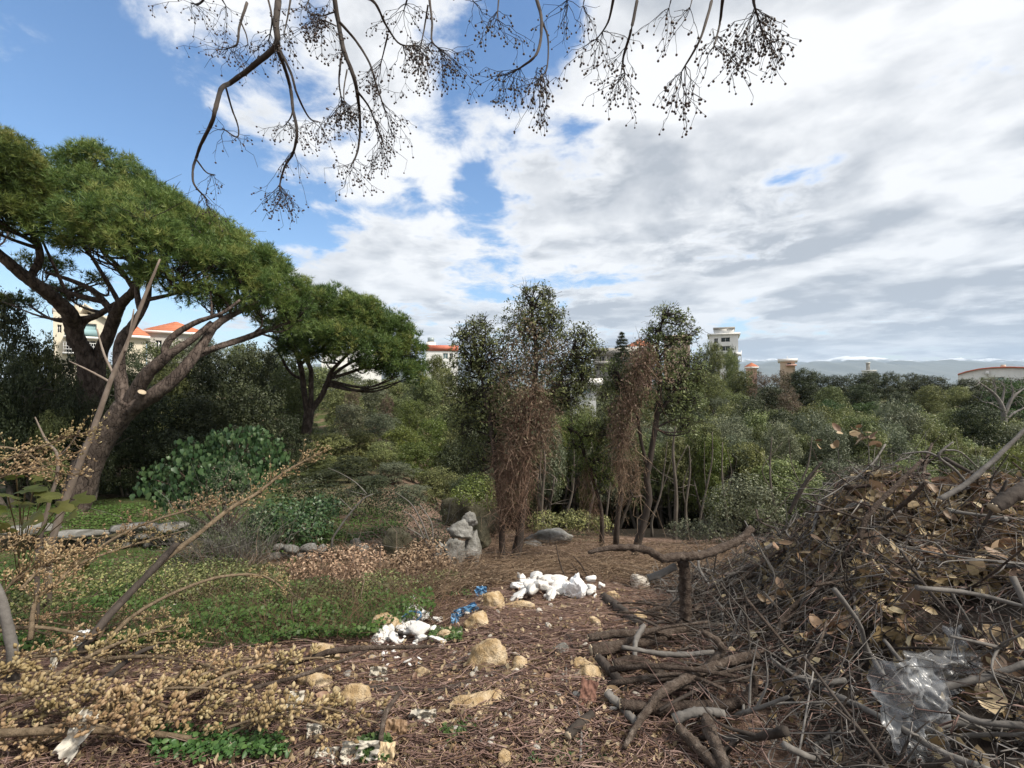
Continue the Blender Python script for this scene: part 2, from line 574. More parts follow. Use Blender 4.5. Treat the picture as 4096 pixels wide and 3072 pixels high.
rough_mat('solar', [(.2, .25, .27), (.27, .32, .33), (.33, .38, .38)], 1, 0.3, 0.0, 0.01)
m, n, out, b = start('glass')
b.inputs['Base Color'].default_value = (.03, .04, .045, 1)
b.inputs['Roughness'].default_value = 0.08
m, n, out, b = start('glass_pale')
b.inputs['Base Color'].default_value = (.25, .38, .4, 1)
b.inputs['Roughness'].default_value = 0.1
m, n, out, b = start('railing')
b.inputs['Base Color'].default_value = (.7, .7, .7, 1)
b.inputs['Roughness'].default_value = 0.5
# thin clear plastic film
m, n, out, b = start('film')
b.inputs['Base Color'].default_value = (.36, .37, .385, 1)
b.inputs['Roughness'].default_value = 0.28
b.inputs['Specular IOR Level'].default_value = 0.7
tr = n.new('ShaderNodeBsdfTransparent')
tr.inputs[0].default_value = (.85, .87, .88, 1)
mxs = n.new('ShaderNodeMixShader')
tcn = n.new('ShaderNodeTexCoord')
n.l.new(n.mrange(n.noise(tcn.outputs['Object'], 6, 5, .6), .3, .7, .18, .55, False), mxs.inputs[0])
n.l.new(tr.outputs[0], mxs.inputs[1])
n.l.new(b.outputs[0], mxs.inputs[2])
n.l.new(mxs.outputs[0], out.inputs[0])
# ground: soil with patches of moss green and dry brown
m, n, out, b = start('soil')
tcn = n.new('ShaderNodeTexCoord')
g1 = n.noise(tcn.outputs['Object'], 0.9, 6, 0.6, 0.3)
g2 = n.noise(tcn.outputs['Object'], 14, 8, 0.65, 0.2)
g3 = n.noise(tcn.outputs['Object'], 60, 5, 0.6)
c1 = ramp(n, n.mrange(g2, .3, .7, 0, 1, False), [(.042, .027, .02), (.105, .068, .05), (.19, .13, .098), (.36, .285, .23)])
c2 = ramp(n, g2, [(.02, .035, .012), (.05, .065, .022), (.08, .09, .035)])
sepg = n.new('ShaderNodeSeparateXYZ')
n.l.new(tcn.outputs['Object'], sepg.inputs[0])
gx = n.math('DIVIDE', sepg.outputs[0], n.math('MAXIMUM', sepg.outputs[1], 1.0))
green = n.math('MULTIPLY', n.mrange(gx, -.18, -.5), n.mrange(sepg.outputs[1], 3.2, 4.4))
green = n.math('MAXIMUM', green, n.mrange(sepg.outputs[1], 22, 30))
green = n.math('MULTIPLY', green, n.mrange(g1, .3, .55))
wood_shade = n.math('MULTIPLY', n.mrange(gx, -.16, -.06), n.mrange(n.math('ADD', sepg.outputs[1], g1), 12.6, 13.4))  # forest floor coloured near black, painting in the shade under the trees
wood_shade = n.math('MULTIPLY', wood_shade, n.mrange(sepg.outputs[1], 40, 30))
n.l.new(n.mix(wood_shade, n.mix(green, c1, c2), (.018, .015, .011, 1)), b.inputs['Base Color'])
b.inputs['Roughness'].default_value = 0.95
b.inputs['Specular IOR Level'].default_value = 0.1
bump_to(n, n.math('ADD', n.math('MULTIPLY', g2, .6), n.math('MULTIPLY', g3, .4)), 0.9, 0.04, b)
# mountains: scrub below, snow high up
m, n, out, b = start('mountain')
tcn = n.new('ShaderNodeTexCoord')
sepg = n.new('ShaderNodeSeparateXYZ')
n.l.new(tcn.outputs['Object'], sepg.inputs[0])
mn = n.noise(tcn.outputs['Object'], 0.004, 8, 0.65)
sn = n.mrange(n.math('ADD', sepg.outputs[2], n.math('MULTIPLY', mn, 300)), 800, 900)
n.l.new(n.mix(sn, (.09, .1, .085, 1), (.75, .77, .8, 1)), b.inputs['Base Color'])
b.inputs['Roughness'].default_value = 0.9

# ------------------------------------------------------------------ leaf, pod and berry shapes
T_DIA = ([(0, 0, 0), (.45, .5, .12), (1, 0, 0), (.45, -.5, .12)], [(0, 3, 2, 1)])
T_OVAL = ([(0, 0, 0), (.3, .42, .14), (.3, 0, 0), (.3, -.42, .14), (.72, .36, .1), (.72, 0, -.04), (.72, -.36, .1), (1, 0, -.14)],
          [(0, 2, 1), (0, 3, 2), (2, 5, 4, 1), (3, 6, 5, 2), (5, 7, 4), (6, 7, 5)])
T_HEART = ([(0, 0, 0), (-.08, .34, .05), (.25, .55, .12), (.25, 0, 0), (-.08, -.34, .05), (.25, -.55, .12), (.65, .36, .05), (.65, 0, -.06),
            (.65, -.36, .05), (1.05, 0, -.22)],
           [(0, 3, 2, 1), (0, 4, 5, 3), (3, 7, 6, 2), (5, 8, 7, 3), (7, 9, 6), (8, 9, 7)])


def revolve(prof, sides):
    v, f = [], []
    for (t, r) in prof:
        for k in range(sides):
            a = 2 * math.pi * k / sides
            v.append((t, r * math.cos(a), r * math.sin(a)))
    for i in range(len(prof) - 1):
        for k in range(sides):
            k2 = (k + 1) % sides
            f.append((i * sides + k, i * sides + k2, (i + 1) * sides + k2, (i + 1) * sides + k))
    return v, f


T_POD = revolve([(0, .03), (.3, .04), (.45, .2), (.62, .27), (.82, .2), (1.0, .02)], 6)
T_PODLOW = revolve([(0, .03), (.32, .06), (.6, .28), (.88, .17), (1.0, .02)], 5)


def ico(sub=1):
    bm = bmesh.new()
    bmesh.ops.create_icosphere(bm, subdivisions=sub, radius=1.0)
    v = [tuple(a.co) for a in bm.verts]
    f = [tuple(a.index for a in q.verts) for q in bm.faces]
    bm.free()
    return v, f


T_BALL = ico(1)


def frames(d, up, L, W, N=None):
    """rows: along, across, normal - scaled"""
    x = unit(d)
    y = unit(np.cross(up, x))
    z = np.cross(x, y)
    L = np.asarray(L)[:, None]
    W = np.asarray(W)[:, None]
    return np.stack([x * L, y * W, z * W], 1)


def leaves(B, pos, nrm, size, aspect=.5, tmpl=T_DIA, rnd=None, spread=.7, droop=.25):
    """leaves whose faces look roughly along nrm"""
    n = len(pos)
    nn = unit(nrm + rand_dirs(n) * spread)
    d = np.cross(nn, rand_dirs(n))
    d[:, 2] -= droop
    L = size * rng.uniform(.65, 1.25, n)
    rnd = rng.random(n) if rnd is None else rnd
    B.inst(tmpl[0], tmpl[1], pos, frames(d, nn, L, L * aspect), rnd)


def blob_points(blobs, n, lo=.72, hi=1.06, under=.35, inside=.8):
    """points near the outer skin of a union of ellipsoids"""
    c = np.array([b_[0] for b_ in blobs], float)
    r = np.array([b_[1] for b_ in blobs], float)
    area = (r[:, 0] * r[:, 2])
    k = rng.choice(len(c), n * 2, p=area / area.sum())
    d = rand_dirs(n * 2)
    keep = (d[:, 2] > -.15) | (rng.random(n * 2) < under)
    k, d = k[keep], d[keep]
    rad = rng.uniform(lo, hi, len(k)) ** 0.7
    p = c[k] + d * r[k] * rad[:, None]
    ins = np.zeros(len(p), bool)
    for j in range(len(c)):
        q = (((p - c[j]) / r[j]) ** 2).sum(1) < inside ** 2
        ins |= q & (k != j)
    p, d, k = p[~ins][:n], d[~ins][:n], k[~ins][:n]
    return p, unit(d / r[k]), k


def cluster_leaves(B, blobs, n, per, crad, size, asp=.45, under=.5, lo=.35, hi=1.2, inside=.6, spread=.8, up=.3, TW=None):
    c, cn, k = blob_points(blobs, n // per, lo, hi, under, inside)
    pos = np.repeat(c, per, 0)
    off = rand_dirs(len(pos)) * (rng.random(len(pos)) ** .6)[:, None] * crad
    nr = np.repeat(cn, per, 0) * .5 + off / crad * .6 + [0, 0, up]
    tone = np.clip(rng.normal(.45, .2, len(c)), 0, 1)
    leaves(B, pos + off, nr, size, asp, T_DIA, np.clip(np.repeat(tone, per) + rng.normal(0, .16, len(pos)), 0, 1), spread, .1)
    if TW is not None:
        m_ = len(c)
        TW.twigs(c - cn * crad * 3.5 + rng.normal(0, crad, (m_, 3)), cn + rand_dirs(m_) * .3, crad * 3.6, .004, .0015, .2, .08, 3, 3)


def rock_mesh(size, seed, facets=13, sub=4, rough=.05):
    g = np.random.default_rng(seed)
    v, f = ico(sub)
    v = np.array(v)
    ax = np.array([(1, 0, 0), (-1, 0, 0), (0, 1, 0), (0, -1, 0), (0, 0, 1), (0, 0, -1), (.7, .7, .3), (-.7, .7, .3), (.7, -.7, .3), (-.7, -.7, .3)], float)
    nr = unit(np.vstack([g.normal(size=(max(facets - 4, 3), 3)), ax + g.normal(0, .28, ax.shape)]))
    dd = np.concatenate([g.uniform(.5, .95, len(nr) - 10), g.uniform(.7, .95, 10)])
    dots = v @ nr.T
    with np.errstate(divide='ignore'):
        q = np.where(dots > .05, dd / np.maximum(dots, .05), 9)
    rr = np.minimum(q.min(1), 1.3)
    p = v * rr[:, None]
    off = g.uniform(0, 50, 3)
    nz = np.array([mnoise.fractal(Vector(a * 2.2 + off), 1.0, 2.1, 4) for a in p])
    nz2 = np.array([mnoise.fractal(Vector(a * 7 + off), .8, 2.1, 3) for a in p]) if sub > 2 else 0 * nz
    p = p * (1 + rough * nz[:, None] + rough * .45 * nz2[:, None]) * 1.12
    return p * np.asarray(size), f


def box_vf(x0, x1, y0, y1, z0, z1):
    v = [(x0, y0, z0), (x1, y0, z0), (x1, y1, z0), (x0, y1, z0), (x0, y0, z1), (x1, y0, z1), (x1, y1, z1), (x0, y1, z1)]
    q = [(0, 3, 2, 1), (4, 5, 6, 7), (0, 1, 5, 4), (1, 2, 6, 5), (2, 3, 7, 6), (3, 0, 4, 7)]
    return v, q

# ================================================================== SETTING
def sinh_axis(lo, hi, n, s):
    t = np.linspace(math.asinh(lo / s), math.asinh(hi / s), n)
    return np.sinh(t) * s


gxs = sinh_axis(-16000, 16000, 330, 2.2)
gys = sinh_axis(-60, 16000, 330, 2.2)
GX, GY = np.meshgrid(gxs, gys, indexing='xy')
GZ = hgt(GX, GY)
near = (np.abs(GX) < 14) & (GY < 22) & (GY > -3)
GZ[near] += np.array([mnoise.fractal(Vector((a * 5, b_ * 5, 0)), 1.0, 2.0, 3) * .018 for a, b_ in zip(GX[near], GY[near])])
gb = MB()
nx, ny = len(gxs), len(gys)
ii = (np.arange(ny - 1)[:, None] * nx + np.arange(nx - 1)[None])
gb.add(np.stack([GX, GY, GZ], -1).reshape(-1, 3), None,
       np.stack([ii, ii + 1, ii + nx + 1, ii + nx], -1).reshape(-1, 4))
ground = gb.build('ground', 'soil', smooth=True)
ground['kind'] = 'structure'

# snow-topped mountains beyond the town
for (nm, Y, z0, amp, x0, x1, seed) in (('mountains', 9000, 400, 130, -4000, 15000, 3), ('mountains', 13500, 740, 130, -3000, 20000, 9)):
    xs = np.linspace(x0, x1, 260)
    ts = np.linspace(-1, 1, 26)
    vs = []
    for t in ts:
        for x in xs:
            rz = mnoise.fractal(Vector((x / 1900.0, seed, 0)), 0.9, 2.1, 6) * amp * 1.3 + z0
            rz += mnoise.fractal(Vector((x / 420.0, t * 2.3, seed)), 0.9, 2.0, 5) * 70
            vs.append((x, Y + t * 2600, -60 + max(0, (1 - abs(t) ** 1.3)) * (rz + 60)))
    b_ = MB()
    n_ = len(xs)
    ii = (np.arange(len(ts) - 1)[:, None] * n_ + np.arange(n_ - 1)[None])
    b_.add(vs, None, np.stack([ii, ii + 1, ii + n_ + 1, ii + n_], -1).reshape(-1, 4))
    mo = b_.build(nm, 'mountain', smooth=True)
    mo['kind'] = 'structure'

# ================================================================== PINES
def needle_tufts(B, pos, out, length, n_needles, width, shade=None):
    n = len(pos)
    ax = unit(out * .9 + np.array([0, 0, .55]) + rand_dirs(n) * .45)
    shade = np.clip(rng.normal(.5, .2, n), 0, 1) if shade is None else shade
    P0 = np.repeat(pos, n_needles, 0)
    A = np.repeat(ax, n_needles, 0)
    d = unit(A + rand_dirs(n * n_needles) * .95)
    L = length * rng.uniform(.6, 1.15, n * n_needles)
    side = unit(np.cross(d, rand_dirs(n * n_needles))) * (width * .5)
    v = np.stack([P0 - side, P0 + side, P0 + d * L[:, None]], 1).reshape(-1, 3)
    B.add(v, np.arange(len(v)).reshape(-1, 3), None,
          np.repeat(np.clip(np.repeat(shade, n_needles) + rng.normal(0, .12, n * n_needles), 0, 1), 3))


def pine(label, stems, clumps, base_px, n_tufts, tuft=.2, width=.016, needles=11, bark='bark_pine', stub=None):
    """stems: list of px paths (px,py,Y,r); clumps: (px,py,rx,ry,Y)"""
    b0 = P(*base_px)
    b0[2] = float(hgt(b0[0], b0[1]))
    t = thing('umbrella_pine', label, 'pine tree', b0)
    nodes = []
    for i, st in enumerate(stems):
        p, r = ppath(st, 7)
        r = r * (.92 if i == 0 else .76)
        B = MB()
        B.tube(p, r, 12 if r[0] > .15 else 8, rough=.035)
        B.build('trunk' if i == 0 else 'limb', bark, t, smooth=True)
        if i:
            nodes += [(q, rr) for q, rr in zip(p[len(p) // 3:], r[len(r) // 3:])]
    npos = np.array([a for a, _ in nodes])
    nrad = np.array([a for _, a in nodes])
    blobs = []
    for (px, py, rx, ry, Y) in clumps:
        c = P(px, py + 3, Y)
        rr_ = np.array([rx / F * Y, rx / F * Y * .95, ry / F * Y])
        blobs.append((c, np.maximum(rr_ - tuft * .75, rr_ * .5)))
    # boughs fanning from the limbs into the crown
    B = MB()
    TW = MB()
    for c, r in blobs:
        for k in range(3):
            tgt = c + rng.normal(0, .45, 3) * r
            tgt[2] -= r[2] * .25
            dist = np.linalg.norm(npos - tgt, axis=1) + np.maximum(0, npos[:, 2] - tgt[2] + .3) * 4
            j = int(np.argmin(dist + rng.random(len(dist)) * .6))
            s0 = npos[j]
            mid = s0 * .5 + tgt * .5 + np.array([0, 0, -.12 * np.linalg.norm(tgt - s0)]) + rng.normal(0, .08, 3)
            pth = smooth_path(np.array([s0, mid, tgt]), 6)
            r0 = min(nrad[j] * .7, .03 + .02 * np.linalg.norm(tgt - s0))
            B.tube(pth, np.linspace(r0, .012, len(pth)), 6, rough=.05)
            m_ = 9
            st = pth[rng.integers(len(pth) // 2, len(pth), m_)]
            TW.twigs(st, unit(c - s0) * .6 + rand_dirs(m_) * .8 + [0, 0, .5], rng.uniform(.4, 1.0, m_) * r[0], .014, .004, .3, .08, 4, 4)
    B.build('bough', bark, t, smooth=True, kind='stuff')
    TW.build('twig', 'dark_twig', t, kind='stuff')
    cr = MB()
    per = 22
    cpos, cn, _ = blob_points(blobs, n_tufts // per, .78, 1.1, .45, .8)
    pos = np.repeat(cpos, per, 0)
    nrm = np.repeat(cn, per, 0)
    off = rand_dirs(len(pos)) * (rng.random(len(pos)) ** .5)[:, None] * tuft * 1.35
    off -= nrm * (np.maximum(0, -(off * nrm).sum(1)) * .2)[:, None]
    nrm = unit(nrm * .6 + off / tuft * .9 + [0, 0, .2])
    needle_tufts(cr, pos + off, nrm, tuft, needles, width, np.repeat(np.clip(rng.normal(.5, .26, len(cpos)), 0, 1), per))
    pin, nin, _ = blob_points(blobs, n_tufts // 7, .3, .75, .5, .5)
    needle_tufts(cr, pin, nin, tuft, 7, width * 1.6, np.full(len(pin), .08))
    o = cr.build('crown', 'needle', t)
    if stub:
        for (px, py, Y, dx, dy, rad) in stub:
            p0 = P(px, py, Y)
            q = P(px + dx, py + dy, Y - .05)
            B = MB()
            B.tube(np.array([p0, (p0 + q) / 2, q]), [rad * 1.1, rad, rad], 10, cap=False)
            so = B.build('limb_stub', bark, t, smooth=True)
            B = MB()
            d = unit(q - p0)
            B.tube(np.array([q - d * .01, q + d * .004]), [rad * .98, rad * .96], 10)
            so2 = B.build('sawn_end', 'cut_wood', so)
            so2.location = so2.location
    return t, blobs


CA = [(60, 166, 30, 15, 12.5), (100, 163, 34, 17, 12.5), (84, 190, 46, 26, 11.6), (128, 186, 36, 20, 12.6), (62, 222, 34, 28, 11.2),
      (150, 205, 36, 24, 12.2), (112, 220, 42, 32, 10.8), (146, 240, 40, 32, 10.6), (178, 222, 36, 26, 12.2), (205, 238, 36, 26, 12.4),
      (178, 262, 38, 30, 11.2), (216, 266, 38, 30, 11.8), (240, 255, 34, 26, 12.8), (262, 268, 30, 24, 13.2), (252, 288, 36, 26, 12.4),
      (284, 284, 26, 22, 13.4), (298, 306, 24, 20, 13.4), (272, 308, 30, 18, 13.0), (150, 268, 28, 16, 10.6), (206, 292, 26, 14, 11.6),
      (236, 304, 26, 14, 12.4), (120, 200, 60, 24, 14.5), (180, 226, 55, 22, 15), (236, 262, 46, 20, 15.5), (90, 236, 26, 16, 11.0)]
CB = [(2, 158, 34, 32, 10.4), (-30, 175, 42, 40, 10.6), (20, 188, 30, 22, 10.8), (-6, 200, 36, 24, 10.4), (36, 205, 26, 20, 11.4),
      (-50, 215, 30, 24, 10.5), (14, 226, 20, 10, 12.5), (66, 292, 26, 8, 13.6), (44, 262, 24, 9, 13.6), (100, 278, 16, 7, 13.6), (20, 300, 20, 8, 13.6)]
CC = [(330, 303, 30, 20, 19.5), (358, 312, 28, 20, 19.5), (386, 328, 27, 20, 20), (406, 346, 20, 20, 20), (416, 368, 13, 16, 20),
      (376, 348, 28, 18, 18.8), (344, 336, 30, 18, 18.4), (312, 330, 26, 22, 18.8), (298, 318, 22, 24, 19.6), (398, 366, 20, 13, 19.2),
      (352, 322, 42, 24, 21.5), (318, 350, 20, 9, 18.6), (372, 362, 22, 9, 19.4), (288, 340, 18, 14, 19.8)]
pineA, _ = pine('big umbrella pine with scaly trunk leaning right and a sawn limb stub',
     [[(72, 512, 11, .37), (88, 466, 11, .32), (104, 437, 11, .3), (121, 414, 11, .29), (130, 401, 11, .26)],
      [(124, 408, 11, .2), (122, 390, 11.05, .19), (119, 364, 11.1, .17), (121, 340, 11.2, .15), (131, 327, 11.3, .13), (141, 312, 11.3, .11), (148, 295, 11.2, .09), (150, 262, 11, .05)],
      [(129, 404, 11, .22), (145, 377, 10.9, .2), (160, 362, 10.9, .17), (176, 350, 11, .13), (194, 338, 11.2, .1), (212, 322, 11.4, .07)],
      [(126, 412, 11, .24), (156, 393, 11, .22), (174, 379, 11.1, .2), (187, 365, 11.2, .18), (203, 344, 11.5, .15), (214, 327, 11.7, .13), (232, 315, 12, .1), (258, 303, 12.4, .06)],
      [(165, 360, 10.95, .12), (166, 346, 11, .11), (176, 334, 11.1, .1), (197, 322, 11.2, .08), (222, 313, 11.4, .06), (240, 300, 11.6, .04)],
      [(194, 357, 11.4, .11), (220, 346, 11.8, .1), (246, 337, 12.4, .085), (272, 327, 13, .06), (302, 320, 13.4, .035)],
      [(198, 352, 11.4, .1), (226, 345, 11.9, .09), (258, 335, 12.8, .06), (290, 322, 13.2, .03)],
      [(141, 312, 11.3, .09), (138, 300, 11.4, .09), (134, 270, 11.4, .07), (120, 245, 11.3, .04)],
      [(146, 300, 11.2, .07), (165, 296, 11.2, .06), (188, 290, 11.4, .04)]],
     CA, (74, 508, 11), 25000, .17, .015, 10, stub=[(139, 398, 10.75, 3, -6, .09)])
pineB, _ = pine('twin-stemmed umbrella pine with long bare limbs behind the leaning pine',
     [[(92, 470, 13.5, .34), (90, 420, 13.5, .3), (88, 390, 13.4, .27), (86, 356, 13.2, .24), (77, 341, 13, .23), (73, 325, 12.8, .22), (69, 313, 12.5, .21), (57, 301, 12.2, .19), (42, 289, 11.8, .17), (22, 274, 11.4, .15), (0, 255, 11, .12), (-25, 235, 10.8, .08)],
      [(93, 430, 13.5, .24), (97, 385, 13.5, .24), (100, 356, 13.4, .23), (109, 333, 13.2, .21), (116, 314, 13, .2), (122, 303, 12.8, .17), (134, 290, 12.5, .14), (139, 272, 12.2, .12), (134, 248, 12, .08), (122, 225, 12, .05)],
      [(77, 340, 13, .13), (84, 322, 13, .12), (98, 315, 13, .11), (112, 306, 13, .1), (124, 300, 12.8, .09)],
      [(115, 316, 13, .13), (104, 302, 13, .12), (92, 290, 12.9, .1), (70, 280, 12.8, .08), (45, 272, 12.6, .05)],
      [(104, 302, 13, .1), (80, 296, 13, .09), (55, 288, 13, .06), (40, 282, 13, .04)],
      [(30, 278, 11.6, .12), (40, 256, 11.6, .11), (30, 230, 11.4, .1), (4, 205, 11, .08), (-10, 190, 11, .05)],
      [(45, 290, 12, .09), (30, 284, 12, .09), (8, 262, 11.8, .07), (-15, 250, 11.5, .05)],
      [(120, 305, 12.9, .09), (112, 290, 12.8, .08), (95, 262, 12.4, .06), (80, 240, 12, .04)],
      [(134, 290, 12.5, .09), (120, 268, 12.3, .07), (104, 252, 12, .05), (90, 230, 12, .03)],
      [(70, 300, 12.6, .06), (52, 262, 12.2, .05), (40, 235, 11.8, .03)]],
     CB, (92, 462, 13.5), 8600, .17, .015, 10)
pineC, _ = pine('smaller umbrella pine with forked reddish trunk rising from dark scrub',
     [[(304, 482, 20, .34), (305, 458, 20, .27), (306, 437, 20, .24), (308, 420, 20, .24), (310, 408, 20, .22)],
      [(308, 418, 20, .17), (304, 391, 20, .16), (301, 368, 19.9, .15), (294, 350, 19.8, .12), (280, 340, 19.6, .09), (262, 334, 19.6, .05)],
      [(311, 410, 20, .15), (311, 380, 20, .14), (311, 370, 20, .13), (306, 356, 20, .11), (308, 336, 20, .07)],
      [(310, 412, 20, .18), (321, 397, 20, .16), (328, 381, 19.9, .15), (331, 372, 19.8, .12), (340, 362, 19.6, .1), (352, 350, 19.4, .06)],
      [(329, 378, 19.9, .1), (342, 368, 19.8, .09), (358, 359, 19.6, .07), (376, 352, 19.6, .04)],
      [(329, 379, 19.9, .1), (345, 374, 19.8, .09), (366, 368, 19.6, .07), (392, 364, 19.6, .03)],
      [(300, 366, 19.9, .1), (312, 352, 19.7, .08), (325, 340, 19.5, .05)],
      [(303, 380, 20, .09), (290, 372, 20, .08), (278, 352, 19.8, .06), (268, 342, 19.8, .04)]],
     CC, (305, 470, 20), 14500, .23, .024, 9)

# ================================================================== VINE-DRAPED TREES IN THE CLEARING
def bl(lst):
    return [(P(a, b_, Y), np.array([rx / F * Y, rx / F * Y * .9, ry / F * Y]) * 1.08) for a, b_, rx, ry, Y in lst]


def clearing_tree(label, stems, crown, nleaf, brown, nbrown, hang, nhang, base, leafmat='leaf_olive', fine=None):
    b0 = P(*base)
    b0[2] = float(hgt(b0[0], b0[1]))
    t = thing('evergreen_tree', label, 'tree', b0, 'slender trees of the clearing')
    nodes = []
    for i, st in enumerate(stems):
        p, r = ppath(st, 6)
        if i == 0:
            p[0][2] = min(p[0][2], b0[2] - .05)
        B = MB()
        B.tube(p, r, 8, rough=.05)
        B.build('trunk', 'bark_dark' if i else 'bark_dark', t, smooth=True)
        nodes += list(p[len(p) // 2:])
    nodes = np.array(nodes)
    cb, bb = bl(crown), bl(brown)
    TW = MB()
    for c, r in cb:
        dist = np.linalg.norm(nodes - c, axis=1) + np.maximum(0, nodes[:, 2] - c[2]) * 2
        s0 = nodes[int(np.argmin(dist))]
        for k in range(3):
            tg = c + rng.normal(0, .4, 3) * r
            pth = smooth_path(np.array([s0, s0 * .5 + tg * .5 + rng.normal(0, .07, 3), tg]), 5)
            TW.tube(pth, np.linspace(.02, .006, len(pth)), 5, rnd=rng.random())
        m_ = 26
        TW.twigs(c + rand_dirs(m_) * r * .3, rand_dirs(m_) + [0, 0, .5], r[0] * rng.uniform(.6, 1.15, m_), .006, .002, .3, .1, 4, 3)
    TW.build('branch', 'dark_twig', t, kind='stuff')
    B = MB()
    T2 = MB()
    cluster_leaves(B, cb, int(nleaf * 1.15), 10, .08, .056, .45, .7, .25, 1.25, .5, .9, .25, T2)
    B.build('crown', leafmat, t)
    T2.build('twigs', 'dark_twig', t, kind='stuff')
    if nbrown:
        B = MB()
        pos, nrm, _ = blob_points(bb, nbrown, .35, 1.1, .8, .5)
        leaves(B, pos, nrm, .05, .5, T_DIA, None, 1.0, .8)
        B.build('withered_leaves', 'leaf_rust', t, label='withered brown climber leaves', kind='stuff')
    if nhang:
        B = MB()
        hb = bl(hang)
        hb = [(c_, r_ * [.8, .8, 1]) for c_, r_ in hb]
        pos, nrm, _ = blob_points(hb, nhang, .1, 1.0, .9, 0)
        d = rand_dirs(len(pos)) * .38 + [0, 0, -.9]
        B.twigs(pos, d, rng.uniform(.2, 1.1, len(pos)), rng.uniform(.0015, .0055, len(pos)), None, .3, .2, 8, 3)
        if nhang > 100:
            q_, n_, _ = blob_points(hb, nhang * 6, .1, 1.05, .9, 0)
            lb = MB()
            leaves(lb, q_, n_, .042, .5, T_DIA, None, 1.2, 1.2)
            lb.build('dry_vine_leaves', 'leaf_rust', t, kind='stuff')
            B.twigs(q_, rand_dirs(len(q_)) + [0, 0, -.4], rng.uniform(.06, .3, len(q_)), .0025, .0012, .9, .3, 5, 3)
        B.build('hanging_vine', 'vine', t, label='tangle of dry brown hanging vines', kind='stuff')
    return t


clearing_tree('twin-stemmed tree smothered in brown withered vines in the clearing',
    [[(510, 570, 8, .10), (518, 546, 8, .085), (521, 518, 8, .078), (525, 483, 8, .07), (526, 454, 8, .065), (528, 425, 8, .06), (534, 390, 8, .05), (536, 350, 8, .04), (532, 310, 8, .02)],
     [(502, 578, 7.9, .07), (502, 529, 7.9, .055), (499, 494, 7.9, .05), (494, 450, 7.9, .045), (488, 410, 7.9, .035), (480, 370, 7.9, .02)],
     [(503, 455, 8.2, .03), (496, 425, 8.2, .03), (487, 395, 8.2, .02), (478, 370, 8.1, .012)],
     [(527, 440, 8, .035), (545, 410, 7.9, .03), (560, 380, 7.9, .022), (572, 350, 7.9, .012)],
     [(526, 450, 8.1, .03), (540, 430, 8.1, .025), (556, 405, 8.1, .018), (580, 395, 8.1, .01)]],
    [(532, 310, 22, 24, 8), (526, 330, 28, 24, 8), (548, 332, 20, 18, 8.1), (475, 352, 20, 26, 8), (492, 350, 18, 22, 7.8), (470, 372, 22, 20, 8.1),
     (486, 385, 28, 26, 8), (478, 412, 26, 26, 8.2), (500, 420, 18, 26, 8.1), (572, 345, 20, 20, 7.9), (582, 362, 14, 18, 8), (566, 372, 20, 16, 8.1), (584, 336, 10, 10, 7.9),
     (560, 392, 24, 16, 7.9), (582, 384, 16, 14, 8.1), (510, 375, 20, 20, 8.3), (540, 358, 24, 20, 8.3), (463, 338, 12, 12, 8), (480, 325, 11, 11, 8), (462, 395, 20, 20, 8.2), (466, 430, 20, 22, 8.3), (474, 340, 16, 16, 8), (588, 372, 14, 14, 8), (552, 318, 14, 14, 8), (598, 352, 7, 9, 8), (570, 404, 18, 12, 8.1), (545, 295, 8, 9, 8), (526, 292, 7, 8, 8), (490, 440, 22, 20, 8.3), (482, 460, 18, 18, 8.4)],
    19000,
    [(528, 345, 26, 24, 7.75), (512, 362, 24, 26, 7.75), (536, 370, 22, 24, 7.7), (520, 392, 28, 26, 7.7), (534, 415, 26, 24, 7.7), (505, 405, 20, 24, 7.75),
     (526, 440, 22, 22, 7.7), (545, 440, 16, 16, 7.75), (524, 322, 14, 14, 7.8), (556, 350, 14, 14, 7.75)],
    4600,
    [(520, 420, 24, 30, 7.75), (515, 450, 18, 36, 7.7), (509, 480, 13, 34, 7.75), (503, 505, 9, 26, 7.75), (528, 455, 10, 26, 7.7), (532, 400, 22, 22, 7.7), (544, 418, 12, 22, 7.75), (523, 490, 5, 20, 7.75), (500, 465, 9, 30, 7.8)],
    480, (508, 570, 8))

